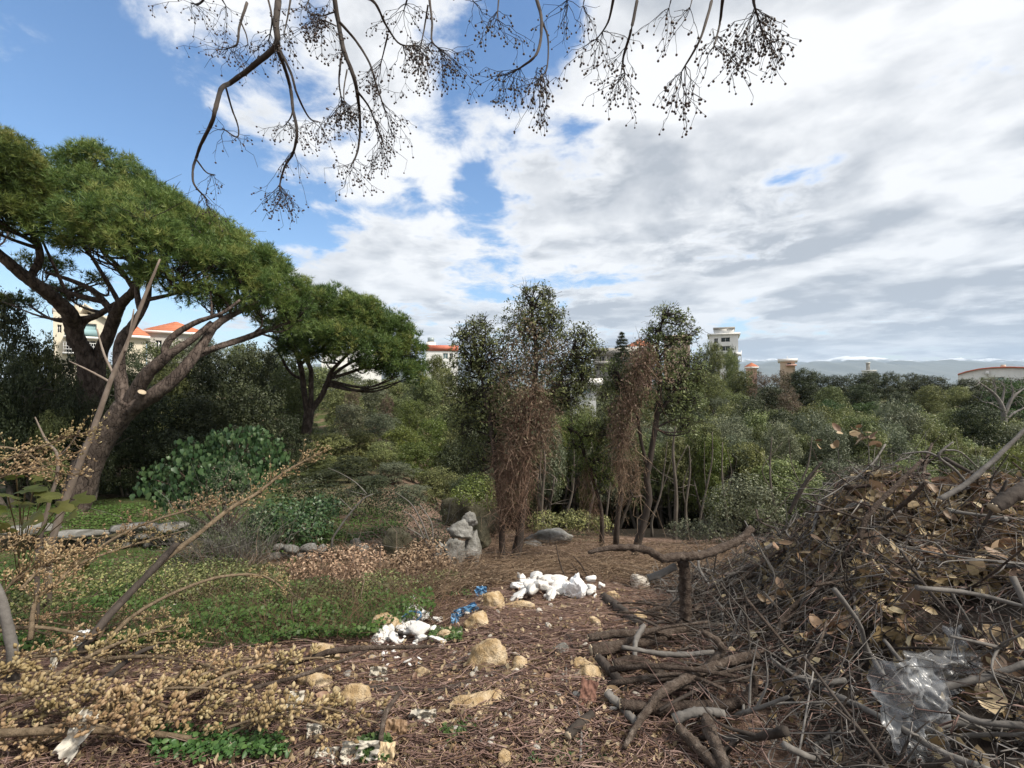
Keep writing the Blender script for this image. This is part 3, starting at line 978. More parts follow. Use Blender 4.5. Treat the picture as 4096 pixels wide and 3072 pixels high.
clearing_tree('crooked slender tree with sparse airy top and brown vines in its crown',
    [[(632, 570, 8, .075), (637, 546, 8, .068), (645, 518, 8, .062), (649, 497, 8, .058), (647, 477, 8, .055), (651, 454, 8, .052), (657, 415, 8, .045), (660, 380, 8, .038), (657, 356, 8, .03), (660, 330, 8, .018), (668, 305, 8, .008)],
     [(648, 470, 8, .03), (641, 440, 8, .03), (636, 410, 8, .028), (626, 390, 8, .022), (618, 372, 8, .01)],
     [(648, 503, 8, .016), (642, 496, 7.95, .016), (634, 497, 7.9, .015), (630, 490, 7.9, .012)],
     [(656, 418, 8, .025), (672, 395, 8, .02), (688, 370, 8, .012)],
     [(659, 358, 8, .018), (672, 342, 8, .014), (690, 336, 8, .008)]],
    [(666, 316, 12, 14, 8), (678, 322, 12, 12, 8), (656, 332, 12, 9, 8), (648, 340, 11, 9, 8), (690, 335, 12, 9, 8), (672, 340, 16, 12, 8.1), (662, 360, 24, 16, 8), (684, 362, 20, 16, 8.1),
     (676, 384, 24, 20, 8), (690, 400, 14, 18, 8.1), (668, 408, 22, 18, 8.1), (640, 372, 18, 14, 8.1), (622, 385, 16, 16, 8.2), (630, 402, 18, 16, 8.2), (686, 424, 14, 14, 8.2), (612, 372, 10, 12, 8.2), (700, 380, 8, 14, 8.1)],
    7600,
    [(640, 358, 16, 14, 7.8), (648, 375, 14, 16, 7.8), (634, 390, 16, 18, 7.8), (624, 412, 16, 16, 7.85), (618, 432, 12, 16, 7.9), (640, 345, 10, 8, 7.8)],
    2000,
    [(638, 372, 16, 16, 7.8), (628, 402, 12, 18, 7.85), (621, 432, 8, 22, 7.9), (622, 465, 5, 22, 7.9), (648, 358, 13, 10, 7.8), (636, 470, 4, 30, 7.9)],
    150, (633, 566, 8), 'leaf_olive')

clearing_tree('thin pole-like tree wrapped in brown climber between the clearing trees',
    [[(616, 540, 10, .07), (618, 515, 10, .055), (621, 494, 10, .052), (619, 470, 10, .05), (620, 445, 10, .045), (622, 420, 10, .035), (618, 395, 10, .02)],
     [(620, 445, 10, .025), (612, 420, 10, .02), (606, 400, 10, .012)]],
    [(612, 410, 18, 16, 10), (628, 420, 16, 16, 10), (606, 430, 16, 14, 10.1), (630, 445, 12, 14, 10.1), (604, 395, 12, 10, 10)],
    3000,
    [(622, 425, 14, 20, 9.8), (618, 450, 10, 20, 9.8)], 900,
    [(620, 450, 8, 30, 9.85), (622, 478, 6, 26, 9.85)], 70, (617, 537, 10), 'leaf_olive')

clearing_tree('leaning thin-stemmed tree with yellowish green leaves beside the vine-smothered tree',
    [[(602, 542, 10.5, .06), (601, 509, 10.5, .045), (593, 480, 10.5, .042), (584, 454, 10.5, .038), (580, 436, 10.4, .03), (566, 427, 10.4, .015)],
     [(600, 500, 10.5, .025), (592, 470, 10.4, .02), (598, 445, 10.4, .012)]],
    [(585, 430, 18, 14, 10.5), (600, 440, 14, 14, 10.4), (576, 445, 14, 12, 10.6), (596, 462, 14, 14, 10.4), (606, 478, 12, 12, 10.4), (570, 428, 12, 10, 10.5), (582, 470, 10, 12, 10.6)],
    4200, [], 0, [(586, 478, 5, 22, 10.3), (594, 500, 4, 20, 10.3)], 90, (602, 538, 10.5), 'leaf_yellow')

# ================================================================== WOODLAND AND SCRUB
def crown_proto(nb, n, leaf, seed, tall=1.0, low=0.0, asp=.45, under=.5, tmpl=T_DIA):
    """unit crown: radius about 1, from z=low to about 2*tall; clustered, uneven"""
    global rng
    keep = rng
    rng = np.random.default_rng(seed)
    blobs = []
    for i in range(nb):
        a = rng.uniform(0, 2 * math.pi)
        hgt_ = rng.uniform(.1, 1)
        rad = rng.uniform(.1, .72) * (1.05 - .55 * hgt_ ** 2)
        rr = rng.uniform(.14, .36)
        blobs.append((np.array([math.cos(a) * rad, math.sin(a) * rad, low + (2 * tall - low - .3) * hgt_ * .92 + .12]),
                      np.array([rr, rr, rr * rng.uniform(.65, .95)])))
    B = MB()
    cluster_leaves(B, blobs, int(n * 1.15), 13, .085, leaf * .92, asp, under, .35, 1.3, .6, .8, .3)
    rng = keep
    return B, blobs


PRO = {}
for nm, mat, args in (
        ('olive0', 'leaf_olive', (42, 12500, .062, 11)), ('olive1', 'leaf_olive', (33, 12500, .062, 12)), ('olive2', 'leaf_olive', (50, 13500, .056, 13)),
        ('dark0', 'leaf_dark', (42, 12500, .06, 21)), ('dark1', 'leaf_dark', (37, 12500, .06, 22)), ('dark2', 'leaf_dark', (50, 13500, .055, 23)),
        ('grey0', 'leaf_grey', (37, 10500, .06, 31)), ('grey1', 'leaf_grey', (46, 10500, .055, 32)),
        ('yell0', 'leaf_yellow', (37, 11500, .06, 41)), ('yell1', 'leaf_yellow', (46, 11500, .055, 42)),
        ('green0', 'leaf_green', (37, 11500, .06, 51)),
        ('rust0', 'leaf_rust', (33, 8000, .055, 61))):
    B, _ = crown_proto(*args)
    PRO[nm] = B.mesh('crown_' + nm, mat)
# trunks: a small cluster of stems with forks, unit height 1
STEM = []
for sd_ in range(4):
    g = np.random.default_rng(100 + sd_)
    B = MB()
    for k in range(2 + sd_ % 3):
        a = g.uniform(0, 6.28)
        p0 = np.array([math.cos(a) * .04, math.sin(a) * .04, -.04])
        tip = np.array([math.cos(a) * g.uniform(.1, .35), math.sin(a) * g.uniform(.1, .35), 1.0])
        mid = (p0 + tip) / 2 + g.normal(0, .05, 3)
        pth = smooth_path(np.array([p0, mid, tip]), 5)
        B.tube(pth, np.linspace(.026, .01, len(pth)), 6, rnd=g.random())
        m_ = 6
        st = pth[g.integers(4, len(pth), m_)]
        B.twigs(st, unit(g.normal(size=(m_, 3))) + [0, 0, .8], g.uniform(.2, .45, m_), .01, .003, .3, .1, 3, 4)
    STEM.append(B.mesh('stems', 'bark_grey', True))

plants = []
SPLIT = {'olive shrubs on the slope': 'slope shrub', 'dark tree line before the mountains': 'tall tree of the far line', 'dark trees behind the big pines': 'broad-leaved tree', 'small trees along the woodland edge': 'edge tree on thin bare stems', 'woodland trees of the second row': 'tree just inside the wood',
         'woodland trees deeper in the wood': 'tree deep in the wood', 'dark thicket inside the wood': 'low shaded thicket bush', 'shrubs of the scrub field': 'rounded scrub bush'}


ADJ = {'olive': 'olive-green', 'dark': 'dark green', 'grey': 'grey-green', 'yell': 'yellow-green', 'rust': 'withered brown', 'green': 'fresh green'}


def where(px):
    for lim, w_ in ((60, 'beside the twin-stemmed pine'), (140, 'behind the leaning pine trunk'), (240, 'under the leaning pine crown'), (330, 'around the small pine trunk'), (400, 'next to the small pine'),
                    (470, 'next to the boulder heap'), (560, 'behind the vine-smothered tree'), (612, 'behind the yellowish leaning tree'), (680, 'behind the crooked airy tree'), (760, 'near the upright stump end of the wood'),
                    (850, 'behind the pile shoulder'), (940, 'behind the leaf-covered pile top')):
        if px < lim:
            return w_
    return 'toward the pale leafless tree'


def plant(kind, px, top, Y, wpx, label, group, low=.0, name='woodland_tree', cat='tree', sink=0.0, base=None):
    """a tree or shrub whose top shows at (px, top) and whose crown is wpx wide at depth Y"""
    x = (px - 512) / F * Y
    zt = EYE - (top - 384) / F * Y
    z0 = float(hgt(x, Y)) if base is None else base
    H = max(zt - z0, .5)
    if group in SPLIT:
        label = ADJ[kind[:-1]] + ' ' + SPLIT[group] + ' ' + where(px)
    t = thing(name, label, cat, (x, Y, z0 - sink), group)
    rw = wpx / 2 / F * Y
    zc = H * low
    link_copy(PRO[kind], 'crown', t, (0, 0, zc), (0, 0, random.uniform(0, 6.28)), (rw * 1.12, rw * 1.12, (H - zc) / 1.93))
    if True:
        link_copy(STEM[random.randrange(4)], 'trunk', t, (0, 0, 0), (0, 0, random.uniform(0, 6.28)),
                  (H * .8, H * .8, max(zc + .45 * (H - zc), .2)))
    plants.append(t)
    return t


U = random.uniform
# -- left: tall dark trees behind the pines
LD = 'tall dark broad-leaved tree crowding behind the big pines'
for px, top, Y, wp, k in ((12, 292, 13.5, 70, 'dark0'), (-30, 270, 13, 70, 'dark1'), (40, 322, 14, 60, 'olive0'), (70, 352, 15.5, 64, 'dark2'), (14, 350, 11.8, 62, 'dark1'),
                          (120, 362, 16, 70, 'dark0'), (168, 352, 17, 74, 'olive1'), (212, 350, 18, 80, 'dark1'), (250, 343, 19, 80, 'dark2'), (286, 352, 22, 66, 'olive2'),
                          (150, 385, 14.5, 80, 'dark2'), (200, 392, 15.2, 84, 'dark0'), (256, 384, 16, 84, 'dark1'), (100, 400, 14.8, 66, 'dark1'), (44, 392, 12.5, 60, 'dark0'),
                          (-40, 380, 11.6, 90, 'dark2'), (180, 430, 13.5, 70, 'dark1'), (236, 425, 14.2, 72, 'dark0'), (285, 415, 17, 60, 'dark2'), (125, 436, 13.5, 56, 'dark2'), (60, 440, 13, 60, 'dark0')):
    plant(k, px, top, Y, wp, LD, 'dark trees behind the big pines', U(0, .12))
for px, top, Y, wp, k in ((70, 374, 12.2, 46, 'dark1'), (92, 396, 12.3, 40, 'dark0'), (56, 402, 11.9, 50, 'olive1')):
    plant(k, px, top, Y, wp, LD, 'dark trees behind the big pines', 0)
# -- slope right of the small pine, stepped up the hill
SL = {'yell': 'sunlit yellow-green shrub on the slope beside the small pine', 'olive': 'olive-green shrub on the slope beside the small pine',
      'grey': 'grey-green shrub on the slope beside the small pine', 'dark': 'dark evergreen shrub on the slope beside the small pine',
      'rust': 'reddish withered shrub on the slope beside the small pine'}
for px, top, Y, wp, k in ((330, 430, 19.5, 62, 'olive1'), (352, 402, 24, 50, 'grey0'), (345, 378, 30, 56, 'olive2'), (372, 384, 32, 46, 'grey1'), (398, 392, 30, 50, 'olive0'),
                          (424, 372, 34, 48, 'olive1'), (446, 364, 38, 40, 'olive2'), (436, 352, 48, 34, 'yell0'), (352, 388, 27, 26, 'rust0'), (386, 396, 26, 24, 'rust0'), (412, 398, 27, 42, 'yell1'),
                          (360, 425, 20.5, 50, 'olive0'), (382, 412, 22, 46, 'grey1'), (402, 424, 20, 50, 'yell0'), (432, 414, 21, 52, 'yell1'), (380, 440, 18, 50, 'olive2'), (415, 440, 17.5, 50, 'yell0'),
                          (450, 400, 24, 46, 'olive0'), (470, 420, 19.5, 48, 'olive1'), (455, 440, 17.5, 50, 'dark1'), (350, 455, 16, 56, 'dark0'), (395, 462, 15.5, 54, 'grey0'), (436, 466, 15, 56, 'olive2'),
                          (325, 470, 15, 44, 'dark2'), (368, 478, 14, 54, 'dark1'), (412, 484, 13.2, 48, 'grey1'), (462, 478, 14, 44, 'dark2'), (335, 366, 40, 60, 'grey0'), (310, 362, 36, 60, 'olive1'), (476, 384, 30, 44, 'dark0'),
                          (300, 400, 25, 50, 'dark0'), (320, 452, 17.5, 40, 'olive0'), (392, 374, 38, 44, 'olive2'), (370, 376, 36, 44, 'olive1'), (416, 376, 36, 40, 'grey0'), (350, 372, 44, 40, 'dark1')):
    plant(k, px, top, Y, wp, SL[k[:-1]], k[:-1] + ' shrubs on the slope', U(0, .08), 'shrub', 'shrub')
# -- woodland edge behind the clearing: crowns on thin bare stems, black shade beneath
WE = 'small woodland tree on thin bare stems at the dark edge of the clearing'
for i, px in enumerate(range(470, 900, 21)):
    Y = 17.6 + U(-.8, 1.2)
    plant(random.choice(['olive0', 'olive1', 'olive2', 'dark0', 'grey0', 'grey1' if px > 640 else 'olive1']), px + U(-5, 5), (432 if px < 700 else 426 + (px - 700) * .04) + U(-11, 9), Y, U(50, 66), WE,
          'small trees along the woodland edge', U(.18, .33))
for i, px in enumerate(range(460, 960, 25)):
    Y = 20.5 + U(-1, 1.5)
    plant(random.choice(['olive0', 'olive2', 'olive1', 'grey1', 'grey0' if px > 640 else 'dark2']), px + U(-6, 6), 415 + U(-10, 8), Y, U(52, 68), 'small woodland tree in the second row behind the clearing edge',
          'woodland trees of the second row', U(.0, .14))
for i, px in enumerate(range(450, 1000, 28)):
    Y = 25 + U(-1.5, 2)
    plant(random.choice(['olive0', 'olive2', 'olive1', 'dark2', 'grey0']), px + U(-8, 8), 404 + U(-8, 8), Y, U(50, 66), 'woodland tree deeper in the wood behind the clearing',
          'woodland trees deeper in the wood', U(.0, .1))
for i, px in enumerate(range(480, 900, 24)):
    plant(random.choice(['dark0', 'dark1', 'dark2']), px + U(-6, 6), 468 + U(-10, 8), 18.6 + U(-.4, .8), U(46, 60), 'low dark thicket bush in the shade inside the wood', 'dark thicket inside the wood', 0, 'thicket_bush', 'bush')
# -- brighter shrubs showing through between the clearing trees
for px, top, Y, wp, k in ((575, 402, 23, 42, 'olive0'), (600, 396, 28, 40, 'grey1'), (556, 420, 18.5, 40, 'yell1'), (592, 428, 17.5, 40, 'yell0'), (640, 402, 26, 44, 'olive2'), (712, 432, 16.2, 48, 'yell0'), (748, 436, 16.6, 50, 'olive1'),
                          (460, 492, 12.6, 34, 'yell1'), (690, 420, 20, 50, 'olive1'), (586, 399, 23.5, 44, 'olive2')):
    plant(k, px, top, Y, wp, 'bright leafy shrub showing between the trunks of the clearing trees' if k[:4] == 'yell' else 'greyish leafy shrub filling gaps between the clearing trees',
          'shrubs between the clearing trees, ' + ('bright' if k[:4] == 'yell' else 'greyish'), .05, 'shrub', 'shrub')
# -- scrub field on the right
SF = 'rounded grey-green shrub of the scrub field beyond the brush pile'
for (Y, top, p0, p1, st, wp) in ((13, 476, 800, 1100, 50, 88), (16, 452, 790, 1100, 42, 74), (20, 436, 860, 1100, 40, 66), (25, 424, 850, 1090, 36, 58), (31, 416, 800, 1080, 34, 52), (38, 409, 740, 1060, 30, 46)):
    px = p0
    while px < p1:
        plant(random.choice(['olive0', 'olive1', 'olive2', 'grey0', 'grey1', 'olive1']), px + U(-8, 8), top + U(-5, 7), Y * U(.95, 1.06), wp * U(.9, 1.15), SF, 'shrubs of the scrub field', U(0, .05), 'shrub', 'shrub')
        px += st
plant('yell1', 1012, 442, 13.5, 70, 'lime-green shrub at the far side of the brush pile', None, 0, 'shrub', 'shrub')
for px, top, Y, wp in ((830, 398, 46, 40), (868, 400, 46, 44), (905, 402, 45, 36)):
    plant('green0', px, top, Y, wp, 'fresh green low bush behind the scrub field', 'fresh green bushes behind the scrub field', 0, 'shrub', 'shrub')
# -- hill with houses in the middle
HM = {'olive': 'olive tree on the hill below the white tower house', 'dark': 'dark tree on the hill below the white tower house', 'rust': 'brownish tree on the hill below the white tower house',
      'grey': 'blue-grey tree on the hill below the white tower house', 'yell': 'yellow-green bush on the hill below the white tower house'}
for px, top, Y, wp, k in ((700, 350, 62, 30, 'dark0'), (714, 337, 64, 26, 'olive1'), (731, 344, 60, 24, 'olive0'), (742, 366, 52, 36, 'olive1'), (715, 372, 48, 42, 'olive2'), (700, 366, 52, 30, 'yell0'), (760, 374, 50, 34, 'rust0'),
                          (780, 372, 52, 36, 'rust0'), (735, 388, 44, 40, 'olive0'), (770, 385, 46, 44, 'dark2'), (722, 396, 40, 30, 'grey0'), (752, 396, 42, 40, 'dark0'), (795, 374, 56, 36, 'dark1'), (690, 386, 44, 40, 'olive1'),
                          (660, 378, 48, 40, 'dark0'), (640, 384, 46, 36, 'olive2'), (612, 390, 40, 30, 'dark1'), (560, 374, 46, 44, 'dark2'), (530, 380, 44, 44, 'olive0'), (500, 378, 44, 44, 'olive1'), (790, 392, 44, 40, 'rust0'),
                          (730, 346, 70, 20, 'grey1'), (585, 376, 52, 24, 'dark0'), (604, 374, 44, 16, 'olive1')):
    plant(k, px, top, Y, wp, HM[k[:-1]], k[:-1] + ' trees on the house hill', U(0, .1), 'hillside_tree')
# -- dark line of trees on the right
for i, px in enumerate(range(800, 1075, 19)):
    plant(random.choice(['dark0', 'dark1', 'dark2', 'olive2']), px + U(-5, 5), (373 if px < 935 else 380) + U(-5, 5), 58 + U(-4, 6), U(34, 46), 'dark tall tree in the line before the mountains', 'dark tree line before the mountains', U(.08, .25), 'tall_tree')
for i, px in enumerate(range(805, 1040, 30)):
    plant(random.choice(['dark0', 'olive2', 'dark2']), px + U(-6, 6), 388 + U(-5, 5), 52 + U(-2, 2), U(34, 44), 'lower dark tree at the foot of the far tree line', 'lower trees at the far tree line', U(0, .1), 'tall_tree')
# -- left hill around houses
for px, top, Y, wp, k in ((165, 333, 36, 60, 'olive0'), (205, 335, 38, 60, 'grey1'), (240, 340, 40, 60, 'olive2'), (130, 344, 32, 50, 'dark0'), (275, 348, 42, 60, 'grey0'), (100, 356, 30, 50, 'olive1')):
    plant(k, px, top, Y, wp, 'paler tree below the red-roofed house behind the pines', 'paler trees below the red-roofed house', U(0, .1), 'hillside_tree')

# dark conifer beside the grey concrete house
cx, cy = (622 - 512) / F * 42, 42
cz = float(hgt(cx, cy))
t = thing('spruce_tree', 'dark pointed conifer beside the grey concrete house', 'conifer', (cx, cy, cz))
ztop = EYE + (384 - 334) / F * 42
B = MB()
B.tube(np.array([(cx, cy, cz - .1), (cx, cy, (cz + ztop) / 2), (cx, cy, ztop - .2)]), [.2, .12, .02], 8)
B.build('trunk', 'bark_dark', t, True)
B = MB()
for L_ in range(26):
    f = L_ / 25
    z = cz + 2.2 + (ztop - cz - 2.2) * f
    rad = 2.0 * (1 - f) ** .8 * (.85 + .3 * (L_ % 2)) + .12
    m_ = int(14 + 40 * (1 - f))
    a = rng.uniform(0, 6.28, m_)
    d = np.stack([np.cos(a), np.sin(a), rng.uniform(-.25, .15, m_)], 1)
    for q in (.25, .5, .75, 1.0):
        pp = np.array([cx, cy, z]) + d * rad * q * rng.uniform(.8, 1.1, m_)[:, None]
        needle_tufts(B, pp, d, .26, 9, .035)
B.build('crown', 'leaf_dark', t)

# pale bare tree at the right end of the tree line
bt = P(1003, 424, 33)
t = thing('bare_tree', 'leafless pale-barked tree with spreading limbs before the dark tree line', 'tree', bt)
for st in ([(1003, 432, 33, .2), (1004, 416, 33, .17), (1001, 404, 33, .13), (994, 394, 33, .1), (984, 386, 33, .06), (978, 382, 33, .03)],
           [(1003, 418, 33, .13), (1009, 404, 33, .11), (1014, 396, 33, .09), (1022, 390, 33, .05), (1030, 384, 33, .03)],
           [(1001, 405, 33, .09), (1003, 396, 33, .07), (1004, 388, 33, .05), (1000, 382, 33, .02)],
           [(1011, 402, 33, .08), (1013, 392, 33, .05), (1011, 384, 33, .03)],
           [(995, 396, 33, .06), (995, 386, 33, .04), (992, 380, 33, .02)],
           [(1002, 410, 33, .06), (992, 404, 33, .05), (984, 402, 33, .02)],
           [(1005, 420, 33, .08), (1016, 412, 33, .07), (1028, 406, 33, .05)]):
    p, r = ppath(st, 5)
    B = MB()
    B.tube(p, r, 7, rough=.04)
    B.build('trunk' if st[0][1] > 430 else 'limb', 'bark_bare', t, True)
    q = p[len(p) // 2:]
    B = MB()
    B.twigs(q, rand_dirs(len(q)) + [0, 0, .5], rng.uniform(.5, 1.2, len(q)), .025, .006, .3, .1, 4, 4)
    B.build('twig', 'bark_bare', t, kind='stuff')
plant('green0', 1012, 376, 40, 50, 'flat-topped green tree behind the pale leafless tree', None, .3, 'tall_tree')

# ================================================================== HOUSES
def house(label, px0, px1, ptop, Y, depth, wall, openings=(), roof=None, rot=0.0, top_px=None, name='house', extras=()):
    """front wall from px0 to px1 at depth Y, top edge at ptop; openings (px0,py0,px1,py1,kind) in the front wall"""
    x0, x1 = (px0 - 512) / F * Y, (px1 - 512) / F * Y
    zt = EYE - (ptop - 384) / F * Y
    z0 = min(float(hgt((x0 + x1) / 2, Y)), float(hgt((x0 + x1) / 2, Y + depth))) - .4
    loc = np.array([(x0 + x1) / 2, Y, z0])
    t = thing(name, label, 'house', loc)
    X = lambda p: (p - 512) / F * Y
    Z = lambda p: EYE - (p - 384) / F * Y
    ops = [(X(a), X(c), Z(d), Z(b_), k) for a, b_, c, d, k in openings]
    B = MB()
    xs = sorted({x0, x1} | {o[0] for o in ops} | {o[1] for o in ops})
    zs = sorted({z0, zt} | {o[2] for o in ops} | {o[3] for o in ops})
    for i in range(len(xs) - 1):
        for j in range(len(zs) - 1):
            cx_, cz_ = (xs[i] + xs[i + 1]) / 2, (zs[j] + zs[j + 1]) / 2
            if any(o[0] < cx_ < o[1] and o[2] < cz_ < o[3] for o in ops):
                continue
            B.add([(xs[i], Y, zs[j]), (xs[i + 1], Y, zs[j]), (xs[i + 1], Y, zs[j + 1]), (xs[i], Y, zs[j + 1])], None, [(0, 1, 2, 3)], .5)
    B.add([(x0, Y, z0), (x0, Y + depth, z0), (x0, Y + depth, zt), (x0, Y, zt)], None, [(3, 2, 1, 0)])
    B.add([(x1, Y, z0), (x1, Y + depth, z0), (x1, Y + depth, zt), (x1, Y, zt)], None, [(0, 1, 2, 3)])
    B.add([(x0, Y + depth, z0), (x1, Y + depth, z0), (x1, Y + depth, zt), (x0, Y + depth, zt)], None, [(3, 2, 1, 0)])
    B.add([(x0, Y, zt), (x1, Y, zt), (x1, Y + depth, zt), (x0, Y + depth, zt)], None, [(0, 1, 2, 3)])
    rv = .25
    for o in ops:
        a, c, d, e = o[:4]
        B.add([(a, Y, d), (c, Y, d), (c, Y, e), (a, Y, e), (a, Y + rv, d), (c, Y + rv, d), (c, Y + rv, e), (a, Y + rv, e)], None,
              [(0, 4, 5, 1), (1, 5, 6, 2), (2, 6, 7, 3), (3, 7, 4, 0)])
    B.build('wall', wall, t)
    for (a, c, d, e, k) in ops:
        Wn = MB()
        fw = min(.07, (c - a) * .12)
        for bx in ((a, a + fw, d, e), (c - fw, c, d, e), (a + fw, c - fw, d, d + fw), (a + fw, c - fw, e - fw, e), ((a + c) / 2 - fw / 2, (a + c) / 2 + fw / 2, d + fw, e - fw)):
            v, q = box_vf(bx[0], bx[1], Y + rv - .09, Y + rv - .02, bx[2], bx[3])
            Wn.add(v, None, q)
        wo = Wn.build('window', 'trim_white', t)
        Pn = MB()
        v, q = box_vf(a, c, Y + rv - .04, Y + rv - .005, d, e)
        Pn.add(v, None, q)
        Pn.build('pane', 'glass_pale' if k == 'p' else 'glass', wo)
        if k == 's':
            S = MB()
            v, q = box_vf(a - .1, c + .1, Y - .12, Y + .05, d - .1, d)
            S.add(v, None, q)
            S.build('sill', 'trim_white', wo)
        if k == 'r':
            S = MB()
            m_ = 7
            for q_ in range(m_ + 1):
                xx = a - .2 + (c - a + .4) * q_ / m_
                v, q = box_vf(xx - .02, xx + .02, Y - .85, Y - .81, d + .02, d + .95)
                S.add(v, None, q)
            for zz_ in (.3, .6, .95):
                v, q = box_vf(a - .24, c + .24, Y - .87, Y - .79, d + zz_ - .03, d + zz_ + .03)
                S.add(v, None, q)
            v, q = box_vf(a - .3, c + .3, Y - .9, Y + .0, d - .18, d + .0)
            S.add(v, None, q)
            S.build('balcony', 'railing', t)
    zz_ = zt
    if roof:
        kind, mat, ov, rise = roof
        if kind == 'flat':
            S = MB()
            v, q = box_vf(x0 - ov, x1 + ov, Y - ov, Y + depth + ov, zt + .004, zt + rise)
            S.add(v, None, q)
            S.build('roof', mat, t)
        elif kind == 'hip':
            S = MB()
            v, q = box_vf(x0 - ov, x1 + ov, Y - ov, Y + depth + ov, zt - .25, zt + .05)
            S.add(v, None, q)
            S.build('cornice', 'trim_white', t)
            S = MB()
            nc = 16
            hw, hd = (x1 - x0) / 2 + ov, depth / 2 + ov
            cx_, cy_ = (x0 + x1) / 2, Y + depth / 2
            sh = min(hw, hd) * .96
            for c_ in range(nc):
                f0, f1 = c_ / nc, (c_ + 1.25) / nc
                za, zb = zt + .06 + rise * f0, zt + .06 + rise * (c_ + 1) / nc
                w0, d0 = hw - sh * f0, hd - sh * f0
                w1, d1 = hw - sh * min(f1, 1), hd - sh * min(f1, 1)
                S.add([(cx_ - w0, cy_ - d0, za + .05), (cx_ + w0, cy_ - d0, za + .05), (cx_ + w0, cy_ + d0, za + .05), (cx_ - w0, cy_ + d0, za + .05),
                       (cx_ - w1, cy_ - d1, zb + .05), (cx_ + w1, cy_ - d1, zb + .05), (cx_ + w1, cy_ + d1, zb + .05), (cx_ - w1, cy_ + d1, zb + .05),
                       (cx_ - w0, cy_ - d0, za - .02), (cx_ + w0, cy_ - d0, za - .02), (cx_ + w0, cy_ + d0, za - .02), (cx_ - w0, cy_ + d0, za - .02)], None,
                      [(0, 1, 5, 4), (1, 2, 6, 5), (2, 3, 7, 6), (3, 0, 4, 7), (8, 9, 1, 0), (9, 10, 2, 1), (10, 11, 3, 2), (11, 8, 0, 3)], (c_ * .37) % 1)
            S.build('roof', mat, t)
    for (nm, mat, a, b_, c, d, dy0, dy1) in extras:      # boxes: px0,py0,px1,py1 and depth offsets
        S = MB()
        v, q = box_vf(X(a), X(c), Y + dy0, Y + dy1, Z(d), Z(b_))
        S.add(v, None, q)
        S.build(nm, mat, t)
    th = math.atan2(loc[0], Y)
    t.rotation_euler = (0, 0, rot - th)
    t.scale = (math.cos(th), 1, 1)
    return t


# cream house behind the pines: slanted parapet, glass balcony
h1 = house('cream apartment house with slanted parapet and glass balcony behind the pines', 54, 109, 314, 45, 9, 'wall_cream',
           [(68, 323, 97, 336, 'p'), (66, 340, 80, 353, 'r'), (84, 340, 96, 353, 'r'), (58, 326, 62, 334, 'g')], None, 0,
           extras=[('rooftop_block', 'wall_cream', 74, 302, 88, 314, 2.0, 7), ('chimney', 'wall_grey', 52.5, 309, 57.5, 314, 1.0, 2.2), ('balcony_slab', 'trim_white', 64, 337, 99, 339, -1.1, 0.0),
                   ('balcony_glass', 'glass_pale', 65, 330, 98, 336.9, -1.1, -1.05)])
S = MB()
X = lambda p, Y=45: (p - 512) / F * Y
Z = lambda p, Y=45: EYE - (p - 384) / F * Y
vv = []
for yy in (44.6, 53.8):
    vv += [(X(84), yy, Z(303)), (X(110), yy, Z(317)), (X(110), yy, Z(320)), (X(84), yy, Z(306))]
S.add(vv, None, [(0, 1, 2, 3), (7, 6, 5, 4), (0, 4, 5, 1), (3, 2, 6, 7), (1, 5, 6, 2), (0, 3, 7, 4)])
S.build('slanted_roof', 'wall_cream', h1)
house('pale house with red hipped tile roof and white cornice behind the pines', 148, 204, 332, 55, 9, 'wall_grey',
      [(179, 341, 185, 352, 'g'), (188, 341, 194, 352, 'g'), (156, 341, 162, 352, 'g')], ('hip', 'roof_tile', .4, 1.5))
house('low cream house wing with sloping eaves next to the slanted parapet house', 122, 146, 336, 50, 8, 'wall_cream', [(128, 342, 133, 349, 'g')], ('hip', 'roof_tile', .5, 1.3))
house('white house with red parapet and a solar water tank on its roof', 426, 458, 351, 70, 9, 'wall_white', [(443, 353, 448, 359, 'p'), (449.5, 353, 453, 359, 'g')], ('flat', 'red_paint', .1, .9),
      extras=[('stair_tower', 'wall_white', 426, 342, 435.5, 351, .5, 5), ('tank_stand', 'concrete', 427, 341, 434, 342, .9, 3.5), ('solar_panel', 'solar', 427.5, 337, 434, 341, 1.0, 1.3)])
house('white block of flats glimpsed under the crown of the small pine', 322, 382, 352, 62, 9, 'wall_white', [(347, 357, 352, 364, 'g'), (358, 358, 372, 370, 'g'), (330, 357, 336, 364, 'g')], ('flat', 'trim_white', .3, .3))
house('unfinished grey concrete house with deep window openings on the hill', 594, 632, 355, 50, 9, 'concrete', [(599, 355.5, 604.5, 361, 'g'), (610, 356, 616, 361, 'g'), (591.5 + 4, 366, 602, 371, 'g')], ('flat', 'concrete', .5, .75),
      extras=[('pillar', 'concrete', 605.5, 355, 607, 361, -.35, .01), ('balcony', 'concrete', 593, 361.5, 618, 364.5, -.9, -.02)])
house('small white terrace house below the grey concrete house', 570, 596, 385, 27, 5, 'wall_white', [(573, 388, 578, 394, 'g'), (582, 388, 591, 394, 'p')], ('flat', 'trim_white', .4, .4))
house('pink-walled house with red tile roof behind the airy-topped tree', 628, 652, 347, 76, 8, 'wall_pink', [(634, 350, 638, 355, 'g')], ('hip', 'roof_tile', .6, 1.3))
house('peach apartment block behind the airy-topped tree', 664, 690, 338, 80, 10, 'wall_peach', [(667, 343, 671, 348, 'g'), (676, 343, 681, 348, 'g'), (667, 353, 671, 358, 'g'), (676, 353, 681, 358, 'g')], ('flat', 'wall_peach', .3, .5))
